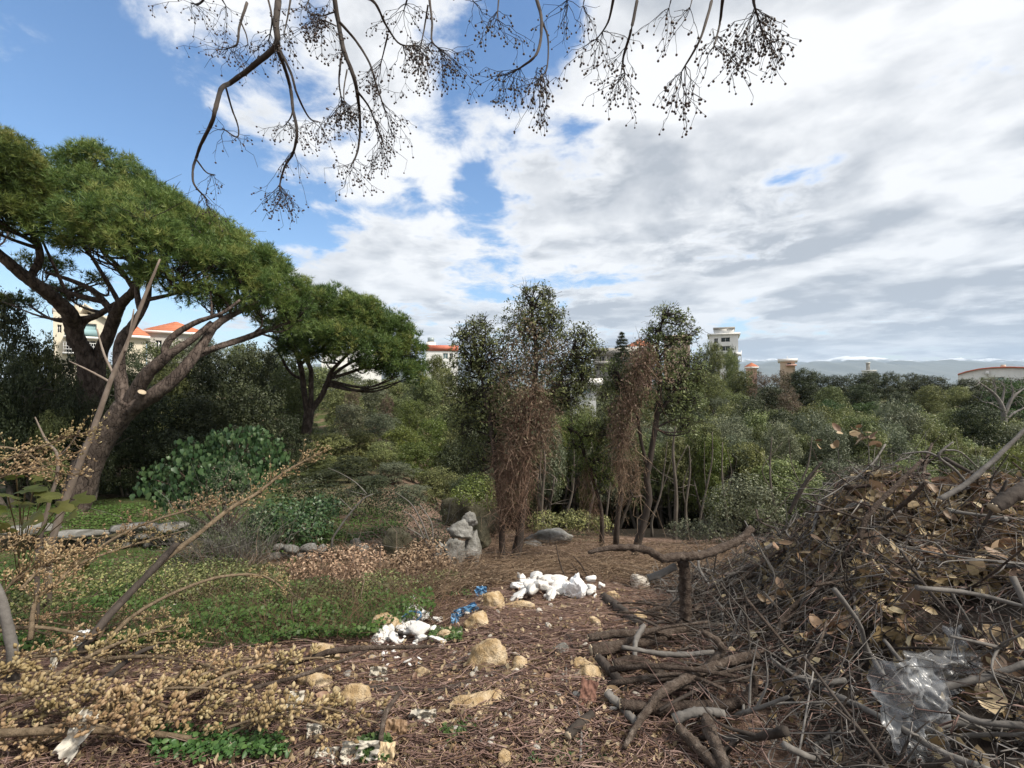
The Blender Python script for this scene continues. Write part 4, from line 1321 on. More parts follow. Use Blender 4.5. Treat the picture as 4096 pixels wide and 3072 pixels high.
house('tall white block with stepped penthouse on the hill', 709, 738, 335, 105, 10, 'wall_white', [(721, 337.5, 730, 342, 'g'), (714, 338, 718, 343, 'g'), (721, 346, 730, 351, 'g'), (714, 346, 718, 351, 'g'), (722, 354, 730, 359, 'g')],
      ('flat', 'trim_white', .5, .4), extras=[('penthouse', 'wall_white', 714, 328.5, 734, 333.2, 1, 7), ('penthouse_roof', 'concrete', 713, 327, 735, 328.4, .4, 8), ('balcony', 'wall_white', 730, 353, 741, 356, -1.0, 2), ('water_pipe', 'railing', 740.6, 351, 741.3, 362, 0, .3)])
house('small red-roofed hut on the hill right of the tall white block', 746, 757, 367, 80, 5, 'wall_pink', [], ('hip', 'roof_tile', .3, .7))
house('flat-roofed beige house with pink canopy on the hill', 780, 795, 361.5, 90, 7, 'wall_peach', [(787, 362.5, 791, 365, 'g')], ('flat', 'trim_white', .5, .55),
      extras=[('canopy', 'wall_pink', 786, 364.6, 796.5, 366.2, -1.2, 0), ('vent_pipe', 'railing', 786.8, 356, 787.5, 359, 2, 2.3)])
house('distant white house with a square water tower behind the dark tree line', 862, 876, 371, 150, 8, 'wall_white', [(864, 373, 866, 375, 'g')], ('flat', 'trim_white', .3, .3),
      extras=[('water_tower', 'concrete', 866, 363, 870, 370, 1, 3), ('tower_cap', 'wall_white', 865.6, 362, 870.4, 363.2, .6, 3.4)])
# long hall with a shallow curved red roof edge
hall = house('long white hall with a curved red roof edge beyond the tree line', 955, 1060, 376, 70, 12, 'wall_white', [(980, 377, 983, 381, 'g'), (990, 377, 1004, 380, 'p')], None)
X = lambda p: (p - 512) / F * 70
Z = lambda p: EYE - (p - 384) / F * 70
S, S2 = MB(), MB()
pts = [(955, 373.2), (965, 370.4), (978, 368), (992, 366.8), (1010, 366.6), (1030, 367.5), (1060, 371)]
for i in range(len(pts) - 1):
    (a, b_), (c, d) = pts[i], pts[i + 1]
    v = []
    for yy in (69.6, 82.2):
        v += [(X(a), yy, Z(b_)), (X(c), yy, Z(d)), (X(c), yy, Z(d) - .2), (X(a), yy, Z(b_) - .2)]
    S.add(v, None, [(3, 2, 1, 0), (4, 5, 6, 7), (1, 5, 4, 0), (7, 6, 2, 3)])
    v = [(X(a), 70.0, Z(b_) - .2), (X(c), 70.0, Z(d) - .2), (X(c), 70.0, Z(376)), (X(a), 70.0, Z(376))]
    S2.add(v, None, [(3, 2, 1, 0)])
S.build('roof', 'red_paint', hall)
S2.build('gable', 'wall_white', hall)
S = MB()
v, q = box_vf(X(985), X(989), 69.6, 69.98, Z(374.5), Z(371))
S.add(v, None, q)
S.build('air_conditioner', 'trim_white', hall)
S = MB()
S.tube(np.array([(X(1003), 74, Z(367)), (X(1003), 74, Z(364))]), [.45, .45], 10)
S.build('roof_tank', 'wall_peach', hall)

# ================================================================== STONE WALLS AND BOULDERS
STONE = []
for k in range(6):
    v, f = rock_mesh((1, .8, .7), 300 + k, 11, 2, .06)
    B = MB()
    B.add(v, f, None, .2 + .12 * k)
    STONE.append(B.mesh('stone', 'grey_stone' if k % 3 else 'mossy_stone'))


def stone_wall(label, px0, py0, px1, py1, rows, sz, coping):
    a, b_ = G(px0, py0)[0], G(px1, py1)[0]
    t = thing('stone_wall', label, 'wall', (a + b_) / 2)
    L_ = np.linalg.norm(b_ - a)
    d = (b_ - a) / L_
    for r_ in range(rows):
        s = U(0, sz)
        while s < L_:
            w_ = sz * U(.7, 1.5)
            p = a + d * (s + w_ / 2)
            z = float(hgt(p[0], p[1])) + sz * .32 + r_ * sz * .62
            link_copy(random.choice(STONE), 'stone', t, (p[0] - t.location[0], p[1] + U(-.04, .04) - t.location[1], z - t.location[2]),
                      (U(-.3, .3), U(-.3, .3), U(-.3, .3) + random.choice((0, math.pi))), (w_ * .56, sz * .6, sz * .5))
            s += w_
    if coping:
        s = 0
        while s < L_ - .1:
            w_ = min(U(.7, 1.3), L_ - s)
            p = a + d * (s + w_ / 2)
            z = float(hgt(p[0], p[1])) + sz * .62 * rows + .12
            v, f = rock_mesh((w_ * .52, .24, .07), int(U(0, 9999)), 9, 3, .03)
            B = MB()
            B.add(v + p + [0, 0, z - p[2]], f, None, .4)
            B.build('coping_slab', 'grey_stone', t)
            s += w_
    return t


stone_wall('low dry-stone terrace wall with flat coping slabs below the leaning pine', 2, 548, 186, 550, 2, .2, True)
stone_wall('tumbled dry-stone wall end at the edge of the green terrace', 268, 561, 362, 562, 2, .22, False)


def rock(label, px0, py0, px1, py1, mat, seed, facets=12, name='rock', group=None, depth=.8, sub=4, sink=.14, rough=.1, surf=None, Yfix=None):
    """a rock whose outline fills this box, standing on the ground"""
    g = (surf or G)((px0 + px1) / 2, py1)[0]
    Y = g[1] if Yfix is None else Yfix
    w_ = (px1 - px0) / F * Y * .5
    h_ = (py1 - py0) / F * Y * .5
    Y2 = Y + w_ * depth * .8
    k = Y2 / Y
    v, f = rock_mesh((w_ * 1.08 * k, w_ * depth, h_ * 1.12 * k), seed, facets, sub, rough)
    c = P((px0 + px1) / 2, (py0 + py1) / 2, Y2)
    c[2] -= h_ * sink
    B = MB()
    B.add(v + c, f, None, random.random())
    o = B.build(name, mat)
    # origin at the rock
    o.data.transform(__import__('mathutils').Matrix.Translation(Vector(-c)))
    o.location = c
    tag(o, label, 'rock', group)
    return o


rock('large mossy brown boulder under the bushes at the clearing edge', 440, 490, 496, 534, 'mossy_stone', 1, 9, rough=.12)
rock('rounded grey boulder perched on top of the boulder heap', 462, 511, 476, 526, 'grey_stone', 2, 14, rough=.16, Yfix=7.2)
rock('broad grey boulder in the middle of the boulder heap', 447, 523, 473, 538, 'grey_stone', 3, 12, rough=.18, Yfix=7.1)
rock('tall whitish grey boulder at the foot of the boulder heap', 443, 536, 464, 562, 'grey_stone', 4, 12, rough=.18, Yfix=6.9)
rock('grey boulder buried in dry vines below the perched boulder', 462, 533, 482, 560, 'grey_stone', 41, 12, rough=.16, Yfix=7.2)
rock('small whitish stone leaning on the boulder heap', 434, 545, 446, 564, 'grey_stone', 42, 10, rough=.14, Yfix=6.9)
rock('mossy grey boulder at the back of the boulder heap', 470, 518, 490, 545, 'mossy_stone', 43, 10, rough=.16, Yfix=7.6)
rock('slanting mossy rock slab among withered brambles', 384, 530, 414, 562, 'mossy_stone', 5, 7, rough=.1)
rock('pale squarish stone on the end of the tumbled wall', 350, 539, 361, 552, 'grey_stone', 6, 9)
rock('cracked grey rock ledge behind the twin-stemmed tree', 530, 529, 570, 544, 'grey_stone', 8, 8, depth=.5, rough=.12)
rock('flat grey rock at the foot of the rock ledge', 524, 541, 542, 547, 'grey_stone', 9, 9, depth=.6)
rock('cream limestone block beside the white plaster rubble', 371, 616, 400, 640, 'limestone', 10, 12)
rock('peaked tan limestone lump under a fallen brown branch', 313, 644, 339, 665, 'limestone', 11, 9)
rock('long flat tan limestone half buried in litter', 299, 674, 333, 689, 'limestone', 12, 10, depth=.5)
rock('white-topped limestone wedge beside the dark curved branch', 344, 685, 372, 707, 'limestone', 13, 8)
rock('big angular ochre limestone block with dark hollow', 470, 639, 504, 671, 'limestone', 14, 9)
rock('small ochre stone left of the big ochre block', 416, 667, 431, 679, 'limestone', 15, 9)
rock('ochre wedge stone beside the blue plastic strip', 467, 613, 489, 629, 'limestone', 16, 8)
rock('flat ochre stone on the edge of the white plaster rubble', 436, 633, 455, 642, 'limestone', 17, 9)
rock('rounded ochre boulder left of the white rubbish', 484, 589, 503, 610, 'limestone', 18, 11)
rock('broad flat cream slab sunk in the litter', 456, 693, 508, 716, 'limestone', 19, 10, depth=.6)
rock('yellowish squared stone by the thin curved stick', 511, 658, 528, 670, 'limestone', 20, 8)
rock('pale chip of stone below the yellowish squared stone', 510, 670, 523, 678, 'pale_stone', 21, 9)
rock('round grey stone among twigs near the felled limb', 553, 643, 570, 655, 'grey_stone', 22, 14)
rock('half yellow half grey stone beside the felled limb', 573, 659, 593, 671, 'limestone', 23, 9)
rock('cream stone with a reddish slab of bark leaning on it', 580, 668, 602, 684, 'limestone', 24, 10)
rock('small pale cube-like stone against a sawn branch', 606, 686, 621, 697, 'pale_stone', 25, 8)
rock('small tan stone right of the white rubbish', 607, 591, 620, 599, 'limestone', 26, 9)
rock('tan stone among thin twigs at the picture foot', 536, 729, 552, 740, 'limestone', 27, 10)
rock('cream stone beside the low green weeds', 497, 750, 510, 768, 'limestone', 28, 10)
rock('stubby tan stone behind the rotten log', 590, 616, 600, 627, 'limestone', 29, 10)
rock('tan stone wedged under the rotten log', 630, 612, 646, 623, 'limestone', 30, 9)
rock('long tan stone plank in front of the white rubbish', 503, 600, 530, 609, 'limestone', 31, 9, depth=.4)
rock('pale cracked stone below the sawn limb stub', 631, 577, 650, 589, 'pale_stone', 32, 10)
rock('white stone half hidden in clover by the long stalk', 160, 604, 176, 614, 'pale_stone', 33, 10)
rock('pinkish cream stone under pods in the seed-stalk heap', 127, 740, 158, 756, 'pale_stone', 34, 9)
# plaster rubble heaps: every lump is a thing
random.seed(21)
RUB = []
for k in range(7):
    v, f = rock_mesh((1, .85, .7), 500 + k, 6, 3, .05)
    B = MB()
    B.add(v, f, None, .3 + .1 * k)
    RUB.append(B.mesh('rubble', 'plaster'))
for (lab, grp, x0, x1, y0, y1, n_, smin, smax) in (
        ('white plaster lump in the rubble beside the cream block', 'near plaster rubble lumps', 380, 442, 620, 648, 44, 4, 18),
        ('white plaster lump in the rubbish heap by the plastic sack', 'far plaster rubble lumps', 515, 562, 581, 602, 44, 4, 16),
        ('small white plaster lump beyond the plastic sack', 'scattered plaster lumps by the sack', 562, 608, 586, 601, 16, 3, 11),
        ('little white chip among pods near the cream block', 'white chips among the pods', 380, 425, 645, 672, 26, 2, 5.5)):
    for i in range(n_):
        px, py = U(x0, x1), U(y0, y1)
        g = G(px, py)[0]
        s = (smin + (smax - smin) * random.random() ** 1.8) / F * g[1] * .6
        mid = 1 - abs((px - (x0 + x1) / 2) / ((x1 - x0) / 2)) ** 2
        o = link_copy(random.choice(RUB), 'plaster_lump', None, (g[0], g[1], g[2] + s * .3 + mid * U(0, .13)), (U(-.6, .6), U(-.6, .6), U(0, 6)), (s * U(.9, 1.7), s * U(.7, 1.1), s * U(.35, .8)))
        tag(o, lab, 'rubble', grp)
# small stones strewn through the litter
SMALL = []
for k in range(5):
    v, f = rock_mesh((1, .85, .7), 600 + k, 9, 2, .05)
    B = MB()
    B.add(v, f, None, .2 * k)
    SMALL.append(B.mesh('small_stone', 'limestone' if k % 2 else 'pale_stone'))
for i in range(260):
    px, py = U(290, 650), U(608, 766)
    g = G(px, py)[0]
    s = (1.8 + 7.5 * random.random() ** 2) / F * g[1] * .5
    o = link_copy(SMALL[i % 5], 'small_stone', None, (g[0], g[1], g[2] + s * .35 + .012), (U(-.6, .6), U(-.6, .6), U(0, 6)), (s * U(.8, 1.6), s, s * .8))
    tag(o, 'small pale stone strewn in the twig litter', 'stone', 'small stones in the litter')

# ================================================================== GROUND COVER (uncountable: stuff)
CLV1 = [(-40, 556), (120, 556), (250, 548), (300, 562), (285, 585), (330, 600), (430, 596), (436, 622), (372, 648), (330, 645), (230, 652), (120, 660), (-40, 650)]
CLV2 = [(-60, 500), (60, 502), (150, 507), (290, 508), (330, 500), (402, 508), (404, 548), (360, 546), (270, 556), (190, 540), (-60, 538)]
WEED = [[(150, 742), (205, 738), (285, 750), (290, 768), (150, 768)], [(528, 742), (575, 736), (608, 748), (612, 768), (530, 768)], [(430, 632), (462, 632), (462, 644), (430, 644)],
        [(560, 525), (605, 526), (602, 543), (562, 543)], [(420, 560), (470, 560), (470, 600), (420, 600)], [(440, 735), (470, 722), (475, 735), (450, 745)], [(360, 752), (390, 750), (388, 768), (360, 768)]]


def herb(poly, n, size, mat, name, hmax, tmpl=T_OVAL, stems=True, spread=.7, label=None):
    p = poly_points(poly, n)
    nn = np.tile([0, -.15, 1.0], (len(p), 1))
    clump = np.array([mnoise.noise(Vector((a[0] * 1.6, a[1] * 1.6, 3.3))) for a in p])
    if hmax > .1:
        kp = clump > rng.uniform(-.55, -.12, len(p))
        p, nn, clump = p[kp], nn[kp], clump[kp]
    hh = hmax * np.clip(.5 + 1.3 * clump, .08, 1.4) * rng.uniform(.25, 1, len(p)) ** .6
    q = p + np.stack([np.zeros(len(p)), np.zeros(len(p)), hh], 1)
    B = MB()
    leaves(B, q, nn, size, .8, tmpl, np.clip(rng.random(len(p)) * .6 + .35 * (clump + .5), 0, 1), spread, .1)
    o = B.build(name, mat)
    o['kind'] = 'stuff'
    o['label'] = label or 'low green herbs'
    o['category'] = 'ground cover'
    return o


herb(CLV1, 26000, .036, 'clover', 'clover', .2, T_DIA, label='dense bright clover between the terrace wall and brambles')
herb(CLV2, 16000, .05, 'clover', 'grass_terrace', .13, T_DIA, label='smooth green clover lawn on the upper terrace')
for i, pl in enumerate(WEED):
    herb(pl, 900, .024, 'leaf_green', 'weed_patch', .07, T_OVAL, label=('small patch of leafy weeds by the seed-stalk heap', 'feathery weed patch at the foot of the felled limb', 'weed tuft beside the ochre stone',
         'green weeds beside the rock ledge', 'weeds under the dry brambles', 'tiny weed tuft in the litter', 'weed tuft by the curled bark')[i])
B = MB()
p = np.concatenate([poly_points(CLV1, 2200), poly_points([(180, 560), (460, 560), (460, 640), (230, 650)], 1800)])
B.twigs(p, rand_dirs(len(p)) * .9 + [0, 0, .7], rng.uniform(.1, .5, len(p)), rng.uniform(.0012, .003, len(p)), None, .6, .15, 5, 3)
o = B.build('dry_stems', 'stalk')
o['kind'] = 'stuff'
o['label'] = 'thin dry stems standing in the clover and brambles'
o['category'] = 'dry stems'
# fine grass blades and dry stalks over the lawn
B = MB()
p = np.concatenate([poly_points(CLV1, 2500), poly_points(CLV2, 2500)])
B.twigs(p, rand_dirs(len(p)) * .5 + [0, 0, 1], rng.uniform(.06, .22, len(p)), .002, .0006, .5, .05, 3, 3)
o = B.build('grass', 'leaf_green')
o['kind'] = 'stuff'
o['label'] = 'thin grass blades in the clover'
o['category'] = 'grass'

LIT = [(-30, 655), (160, 655), (330, 640), (440, 600), (500, 585), (640, 590), (690, 640), (760, 775), (-30, 775)]
LIT2 = [(405, 560), (470, 530), (560, 528), (650, 545), (780, 550), (720, 600), (620, 585), (560, 575), (440, 600)]
B = MB()
p = poly_points(LIT, 8000)
d = rand_dirs(len(p))
d[:, 2] *= .2
d[:, 0] += np.sign(d[:, 0]) * .4
B.twigs(p, d, rng.uniform(.05, .4, len(p)) * np.clip(p[:, 1] / 3, .6, 2), rng.uniform(.0012, .0045, len(p)), None, .3, .1, 4, 3, None, hgt, rng.uniform(0, .035, len(p)))
o = B.build('twig_litter', 'twig')
o['kind'] = 'stuff'
o['label'] = 'mat of fallen brown twigs over the bare soil'
o['category'] = 'twig litter'
B = MB()
p = poly_points(LIT2, 5200)
d = rand_dirs(len(p))
d[:, 2] = np.abs(d[:, 2]) * .5
B.twigs(p, d, rng.uniform(.15, .8, len(p)), rng.uniform(.002, .005, len(p)), None, .6, .18, 6, 3, None, hgt, rng.uniform(0, .1, len(p)))
o = B.build('dry_vine_litter', 'vine')
o['kind'] = 'stuff'
o['label'] = 'tangled dry brown vines carpeting the clearing'
o['category'] = 'dry vines'
B = MB()
p = poly_points(LIT2, 3000)
p[:, 2] += rng.uniform(0, .1, len(p))
leaves(B, p, np.tile([0, 0, 1.0], (len(p), 1)), .05, .5, T_DIA, None, .9, 0)
o = B.build('dry_leaf_litter', 'leaf_dry')
o['kind'] = 'stuff'
o['label'] = 'dry brown leaves among the clearing vines'
o['category'] = 'leaf litter'
B = MB()
p = poly_points(LIT, 6500)
p[:, 2] += rng.uniform(.002, .03, len(p))
leaves(B, p, np.tile([0, 0, 1.0], (len(p), 1)), .036, .55, T_DIA, None, 1.1, 0)
o = B.build('leaf_litter', 'leaf_dry')
o['kind'] = 'stuff'
o['label'] = 'small dead leaves and bark crumbs on the soil'
o['category'] = 'leaf litter'
B = MB()
p = np.concatenate([poly_points(LIT, 1200), poly_points(LIT2, 1000)])
d = rand_dirs(len(p))
d[:, 2] *= .25
B.twigs(p, d, rng.uniform(.03, .22, len(p)) * np.clip(p[:, 1] / 3, .6, 2), rng.uniform(.001, .003, len(p)), None, .4, .12, 4, 3, None, hgt, rng.uniform(.005, .05, len(p)))
o = B.build('straw_litter', 'straw')
o['kind'] = 'stuff'
o['label'] = 'pale broken straws and splinters over the twig litter'
o['category'] = 'straw litter'
B = MB()
p = poly_points(LIT, 2400)
p[:, 2] += rng.uniform(.004, .03, len(p))
leaves(B, p, np.tile([0, 0, 1.0], (len(p), 1)), .03 * np.clip(p[:, 1] / 2.6, .7, 2), .4, T_DIA, None, .7, 0)
o = B.build('wood_chips', 'straw')
o['kind'] = 'stuff'
o['label'] = 'pale wood chips and bark flakes in the litter'
o['category'] = 'wood chips'
# fallen pods
B = MB()
p = poly_points([(-30, 690), (150, 680), (330, 650), (440, 640), (620, 650), (640, 775), (-30, 775)], 4600)
s = rng.uniform(.012, .024, len(p))
p[:, 2] += s * .4
d = rand_dirs(len(p))
d[:, 2] *= .4
B.inst(T_PODLOW[0], T_PODLOW[1], p, frames(d, np.tile([0, .2, 1.0], (len(p), 1)), s, s), rng.random(len(p)))
o = B.build('fallen_pods', 'pod', smooth=True)
o['kind'] = 'stuff'
o['label'] = 'tan fallen seed pods scattered through the litter'
o['category'] = 'seed pods'

# ================================================================== BRAMBLES AND LOW BUSHES OF THE LEFT MIDDLE GROUND
def bush(label, blist, n, size, mat, name='bramble', cat='bramble', twigs=60, tw_mat='twig', asp=.55, tmpl=T_DIA, group=None, twl=.5):
    bb = bl(blist)
    c0 = np.mean([b_[0] for b_ in bb], 0)
    base = np.array([c0[0], c0[1], float(hgt(c0[0], c0[1]))])
    t = thing(name, label, cat, base, group)
    B = MB()
    pos, nrm, _ = blob_points(bb, n, .35, 1.08, .5, .6)
    ok = pos[:, 2] > hgt(pos[:, 0], pos[:, 1]) - .02
    leaves(B, pos[ok], nrm[ok] + [0, 0, .3], size, asp, tmpl, None, .9, .2)
    B.build('leaves', mat, t, kind='stuff')
    B = MB()
    k = rng.integers(0, len(bb), twigs)
    p0 = np.array([bb[i][0] for i in k]) + rng.normal(0, .5, (twigs, 3)) * np.array([bb[i][1] for i in k])
    p0[:, 2] = hgt(p0[:, 0], p0[:, 1])
    B.twigs(p0, rand_dirs(twigs) * .9 + [0, 0, .8], rng.uniform(.5, 1.3, twigs) * twl, rng.uniform(.002, .006, twigs), None, .6, .12, 6, 3)
    B.build('stems', tw_mat, t, kind='stuff')
    return t


bush('big green bramble mound left of the plaster rubble', [(300, 612, 40, 24, 4.7), (345, 610, 36, 24, 4.9), (270, 625, 34, 22, 4.5), (320, 632, 40, 20, 4.3), (375, 606, 30, 20, 5.2), (290, 640, 30, 16, 4.1)], 8500, .036, 'leaf_olive', asp=.7)
bush('olive bramble tangle behind the plaster rubble', [(405, 598, 34, 16, 5.4), (440, 590, 28, 16, 5.6), (380, 590, 30, 16, 5.6)], 4200, .036, 'leaf_olive', asp=.7)
bush('bright green nettle clump in the bramble hollow', [(340, 596, 22, 12, 5.6), (318, 588, 18, 10, 5.8), (350, 622, 22, 10, 4.6)], 2200, .038, 'leaf_green', 'nettle_clump', 'weeds', 30, asp=.6)
bush('leafy bramble climbing over the clover below the grey bush', [(215, 575, 34, 12, 6), (255, 582, 30, 14, 5.6), (180, 600, 28, 10, 5), (240, 610, 34, 14, 4.7)], 4200, .036, 'leaf_olive', asp=.7)
bush('withered bramble with pale brown leaves in front of the tumbled wall', [(330, 564, 32, 16, 6.8), (360, 562, 26, 16, 6.9), (300, 572, 22, 14, 6.5), (345, 578, 30, 12, 6.3)], 3400, .05, 'leaf_dry', tw_mat='vine')
bush('dry bramble over the foot of the boulder heap', [(425, 556, 24, 16, 6.9), (405, 566, 22, 16, 6.6), (440, 572, 20, 14, 6.5)], 2600, .05, 'leaf_dry', tw_mat='vine')
bush('grey bare-twigged bush in front of the broad-leaved shrub', [(225, 510, 34, 40, 7.6), (245, 530, 26, 34, 7.4), (210, 540, 26, 26, 7.4), (232, 480, 22, 22, 7.6)], 3000, .035, 'leaf_grey', 'grey_bush', 'bush', 420, 'twig_grey', .4, twl=.9)
bush('dark leafy bush hanging over the tumbled wall', [(280, 520, 28, 22, 8.6), (305, 530, 24, 18, 8.6), (262, 530, 20, 20, 8.5), (320, 510, 20, 16, 9)], 3600, .07, 'leaf_broad', 'leafy_bush', 'bush', 60, 'twig', .6)
bush('bare arching thorn bush at the right edge of the lawn', [(420, 520, 26, 26, 8), (435, 540, 20, 20, 7.8), (400, 505, 22, 18, 8.4)], 2200, .045, 'leaf_dark', 'thorn_bush', 'bush', 150, 'twig_grey', .4, twl=1.0)
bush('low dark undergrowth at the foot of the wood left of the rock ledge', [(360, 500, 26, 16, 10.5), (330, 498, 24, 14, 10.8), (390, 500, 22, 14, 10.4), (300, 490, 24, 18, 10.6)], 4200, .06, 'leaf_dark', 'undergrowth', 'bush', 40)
bush('leafy undergrowth in the shade behind the rock ledge', [(545, 522, 18, 10, 12), (575, 520, 18, 10, 12.2), (600, 524, 12, 9, 12)], 2600, .06, 'leaf_olive', 'undergrowth', 'bush', 30)
bush('pale leafy undergrowth below the woodland edge by the brush pile', [(690, 530, 22, 10, 11), (725, 510, 20, 24, 10.5), (745, 495, 22, 22, 10.5), (715, 530, 20, 12, 10.5), (765, 510, 18, 24, 10)], 5200, .06, 'leaf_grey', 'undergrowth', 'bush', 120, 'twig_grey')
bush('small yellowing bush behind the mossy boulder', [(478, 485, 16, 12, 10.5), (466, 494, 14, 10, 10.3), (488, 497, 12, 12, 10.4)], 2600, .055, 'leaf_yellow', 'yellow_bush', 'bush', 30)
bush('tangle of weeds under the seed stalks at the terrace edge', [(60, 590, 34, 20, 4.8), (110, 580, 30, 16, 5.2), (30, 610, 30, 18, 4.3), (150, 575, 30, 14, 5.6), (190, 585, 30, 14, 5.4), (150, 600, 30, 12, 5)], 3600, .035, 'leaf_olive', asp=.6)

# broad-leaved shrub with heart-shaped leaves
bb = bl([(252, 436, 12, 10, 9.7), (222, 440, 12, 10, 9.5), (188, 452, 12, 12, 9.2), (150, 478, 10, 10, 9), (172, 500, 16, 8, 8.9), (276, 470, 12, 16, 9.8), (206, 478, 14, 12, 8.9), (240, 445, 24, 16, 9.6), (265, 455, 17, 17, 9.8), (210, 460, 22, 15, 9.4), (180, 472, 20, 14, 9.2), (228, 475, 26, 18, 9.2), (160, 490, 17, 11, 9), (195, 492, 22, 13, 9), (250, 485, 20, 17, 9.3)])
base = P(225, 505, 9.5)
base[2] = float(hgt(base[0], base[1]))
t = thing('broadleaf_shrub', 'dark green shrub with large heart-shaped leaves under the leaning pine', 'shrub', base)
B = MB()
pos, nrm, _ = blob_points(bb, 2300, .4, 1.4, .3, .5)
leaves(B, pos, nrm + [0, -.3, .3], .095 * rng.uniform(.6, 1.35, len(pos)), .72, T_HEART, None, 1.0, 1.5)
B.build('leaves', 'leaf_broad', t, smooth=True, kind='stuff')
B = MB()
for c, r in bb:
    pth = smooth_path(np.array([base, base * .4 + c * .6 + rng.normal(0, .1, 3), c]), 5)
    B.tube(pth, np.linspace(.025, .008, len(pth)), 5)
B.build('stems', 'twig', t, kind='stuff')

# ================================================================== SAPLINGS
def stick_thing(label, paths, name, mat, cat, sides=8, group=None, part='branch', trunk='stem', ground=True):
    ps = [ppath(p_, 6) for p_ in paths]
    base = ps[0][0][0].copy()
    if ground:
        zg = float(hgt(base[0], base[1]))
        if base[2] > zg:
            ps[0][0][0][2] = zg - .03
    t = thing(name, label, cat, ps[0][0][0], group)
    for i, (p, r) in enumerate(ps):
        B = MB()
        B.tube(p, r, sides if i == 0 else 6, rough=.06, rnd=random.random())
        B.build(trunk if i == 0 else part, mat, t, smooth=True)
    return t


stick_thing('tall pale bare sapling with a forked top before the leaning pine',
    [[(48, 566, 4.4, .034), (51, 544, 4.4, .031), (69, 491, 4.4, .028), (93, 430, 4.4, .025), (111, 380, 4.4, .021), (127, 343, 4.4, .015), (143, 301, 4.4, .016), (160, 259, 4.4, .008)],
     [(110, 382, 4.4, .012), (90, 371, 4.4, .009), (69, 361, 4.4, .005)], [(114, 375, 4.4, .012), (104, 354, 4.4, .01), (97, 329, 4.4, .006)], [(125, 352, 4.4, .014), (129, 338, 4.4, .011), (134, 309, 4.4, .006)]],
    'sapling', 'bark_sapling', 'sapling')
stick_thing('thin crooked whitish sapling beside the tall bare sapling',
    [[(37, 575, 3.6, .018), (38, 552, 3.6, .016), (41, 536, 3.6, .015), (50, 500, 3.6, .013), (57, 477, 3.6, .012), (57, 454, 3.6, .01), (46, 440, 3.6, .008), (35, 417, 3.6, .004)],
     [(57, 458, 3.6, .006), (70, 445, 3.6, .005), (80, 430, 3.6, .003)]], 'sapling', 'bark_sapling', 'sapling')
stick_thing('broken pale trunk stub among the seed stalks', [[(13, 650, 2.5, .027), (8, 628, 2.5, .025), (2, 602, 2.5, .023), (-10, 572, 2.5, .02)]], 'trunk_stub', 'bark_weathered', 'stump')
stick_thing('bent grey shoots arching over the boulder heap', [[(434, 560, 7, .014), (425, 530, 7, .012), (412, 505, 7, .009), (395, 492, 7, .004)], [(432, 556, 7, .012), (432, 525, 7, .01), (420, 505, 7, .006)], [(430, 550, 7, .01), (415, 520, 7, .008), (402, 510, 7, .004)], [(433, 553, 7, .01), (422, 537, 7, .008), (408, 528, 7, .004)]],
            'bent_shoots', 'bark_weathered', 'shoots')
stick_thing('forked bare sapling over the green lawn', [[(330, 542, 7.2, .018), (345, 520, 7.2, .014), (362, 500, 7.2, .012), (373, 494, 7.2, .008)], [(367, 494, 7.2, .008), (355, 482, 7.2, .007), (340, 473, 7.2, .005), (328, 468, 7.2, .003)], [(352, 510, 7.2, .006), (340, 498, 7.2, .004)], [(366, 495, 7.2, .006), (350, 491, 7.2, .004)]],
            'sapling', 'bark_weathered', 'sapling')
stick_thing('pair of thin brown canes leaning behind the plastic sack', [[(567, 581, 5.2, .012), (560, 563, 5.2, .01), (556, 545, 5.2, .006)], [(590, 583, 5.2, .012), (582, 566, 5.2, .01), (573, 556, 5.2, .005)], [(586, 583, 5.25, .01), (578, 572, 5.25, .008), (571, 563, 5.25, .004)]], 'cane', 'bark_log', 'canes')
# slender bare stems standing in the dark of the wood
for i, (a, b_, c, d, Y, r) in enumerate(((541, 527, 545, 462, 12.5, .05), (566, 518, 574, 468, 13, .035), (588, 520, 596, 470, 13.5, .04), (675, 533, 673, 452, 12.5, .06), (688, 540, 690, 474, 12, .04), (700, 520, 712, 460, 13.5, .035),
                                        (728, 525, 722, 470, 13, .04), (652, 520, 664, 470, 13.5, .035), (606, 520, 611, 470, 14, .035), (776, 515, 770, 465, 13, .04),
                                        (520, 520, 527, 470, 14, .04), (800, 505, 808, 465, 13, .04))):
    mx_, my_ = (a + c) / 2 + U(-4, 4), (b_ + d) / 2
    stick_thing('slim bare tree stem standing in the dark of the wood', [[(a, b_ + 14, Y, r * 1.2), (a, b_, Y, r), (mx_, my_, Y, r * .8), (c, d, Y, r * .6), (c + U(-5, 5), d - 28, Y, r * .3)],
                 [(mx_, my_, Y, r * .45), (mx_ + U(-9, 9), my_ - 22, Y, r * .35), (mx_ + U(-14, 14), my_ - 48, Y, r * .15)]], 'tree_stem', 'bark_grey', 'tree', 6, 'slim bare stems in the wood')

# fig-like plant with large yellow-green leaves
def lobed_leaf(seed):
    g = np.random.default_rng(seed)
    out = []
    for a, r in ((-2.6, .35), (-2.1, .62), (-1.5, .5), (-1.15, .8), (-.75, .55), (-.35, .95), (0, 1.12), (.35, .95), (.75, .55), (1.15, .8), (1.5, .5), (2.1, .62), (2.6, .35)):
        r *= g.uniform(.92, 1.08)
        out.append((math.cos(a) * r, math.sin(a) * r, .0))
    v = [(0, 0, 0)] + [(x * .5, y * .5, .04 + .05 * abs(y)) for x, y, z in out] + [(x, y, -.16 * (x * x + y * y) + .16 * abs(y)) for x, y, z in out]
    k = len(out)
    f = []
    for i in range(k - 1):
        f += [(0, 1 + i, 2 + i), (1 + i, 1 + k + i, 2 + k + i), (1 + i, 2 + k + i, 2 + i)]
    return v, f


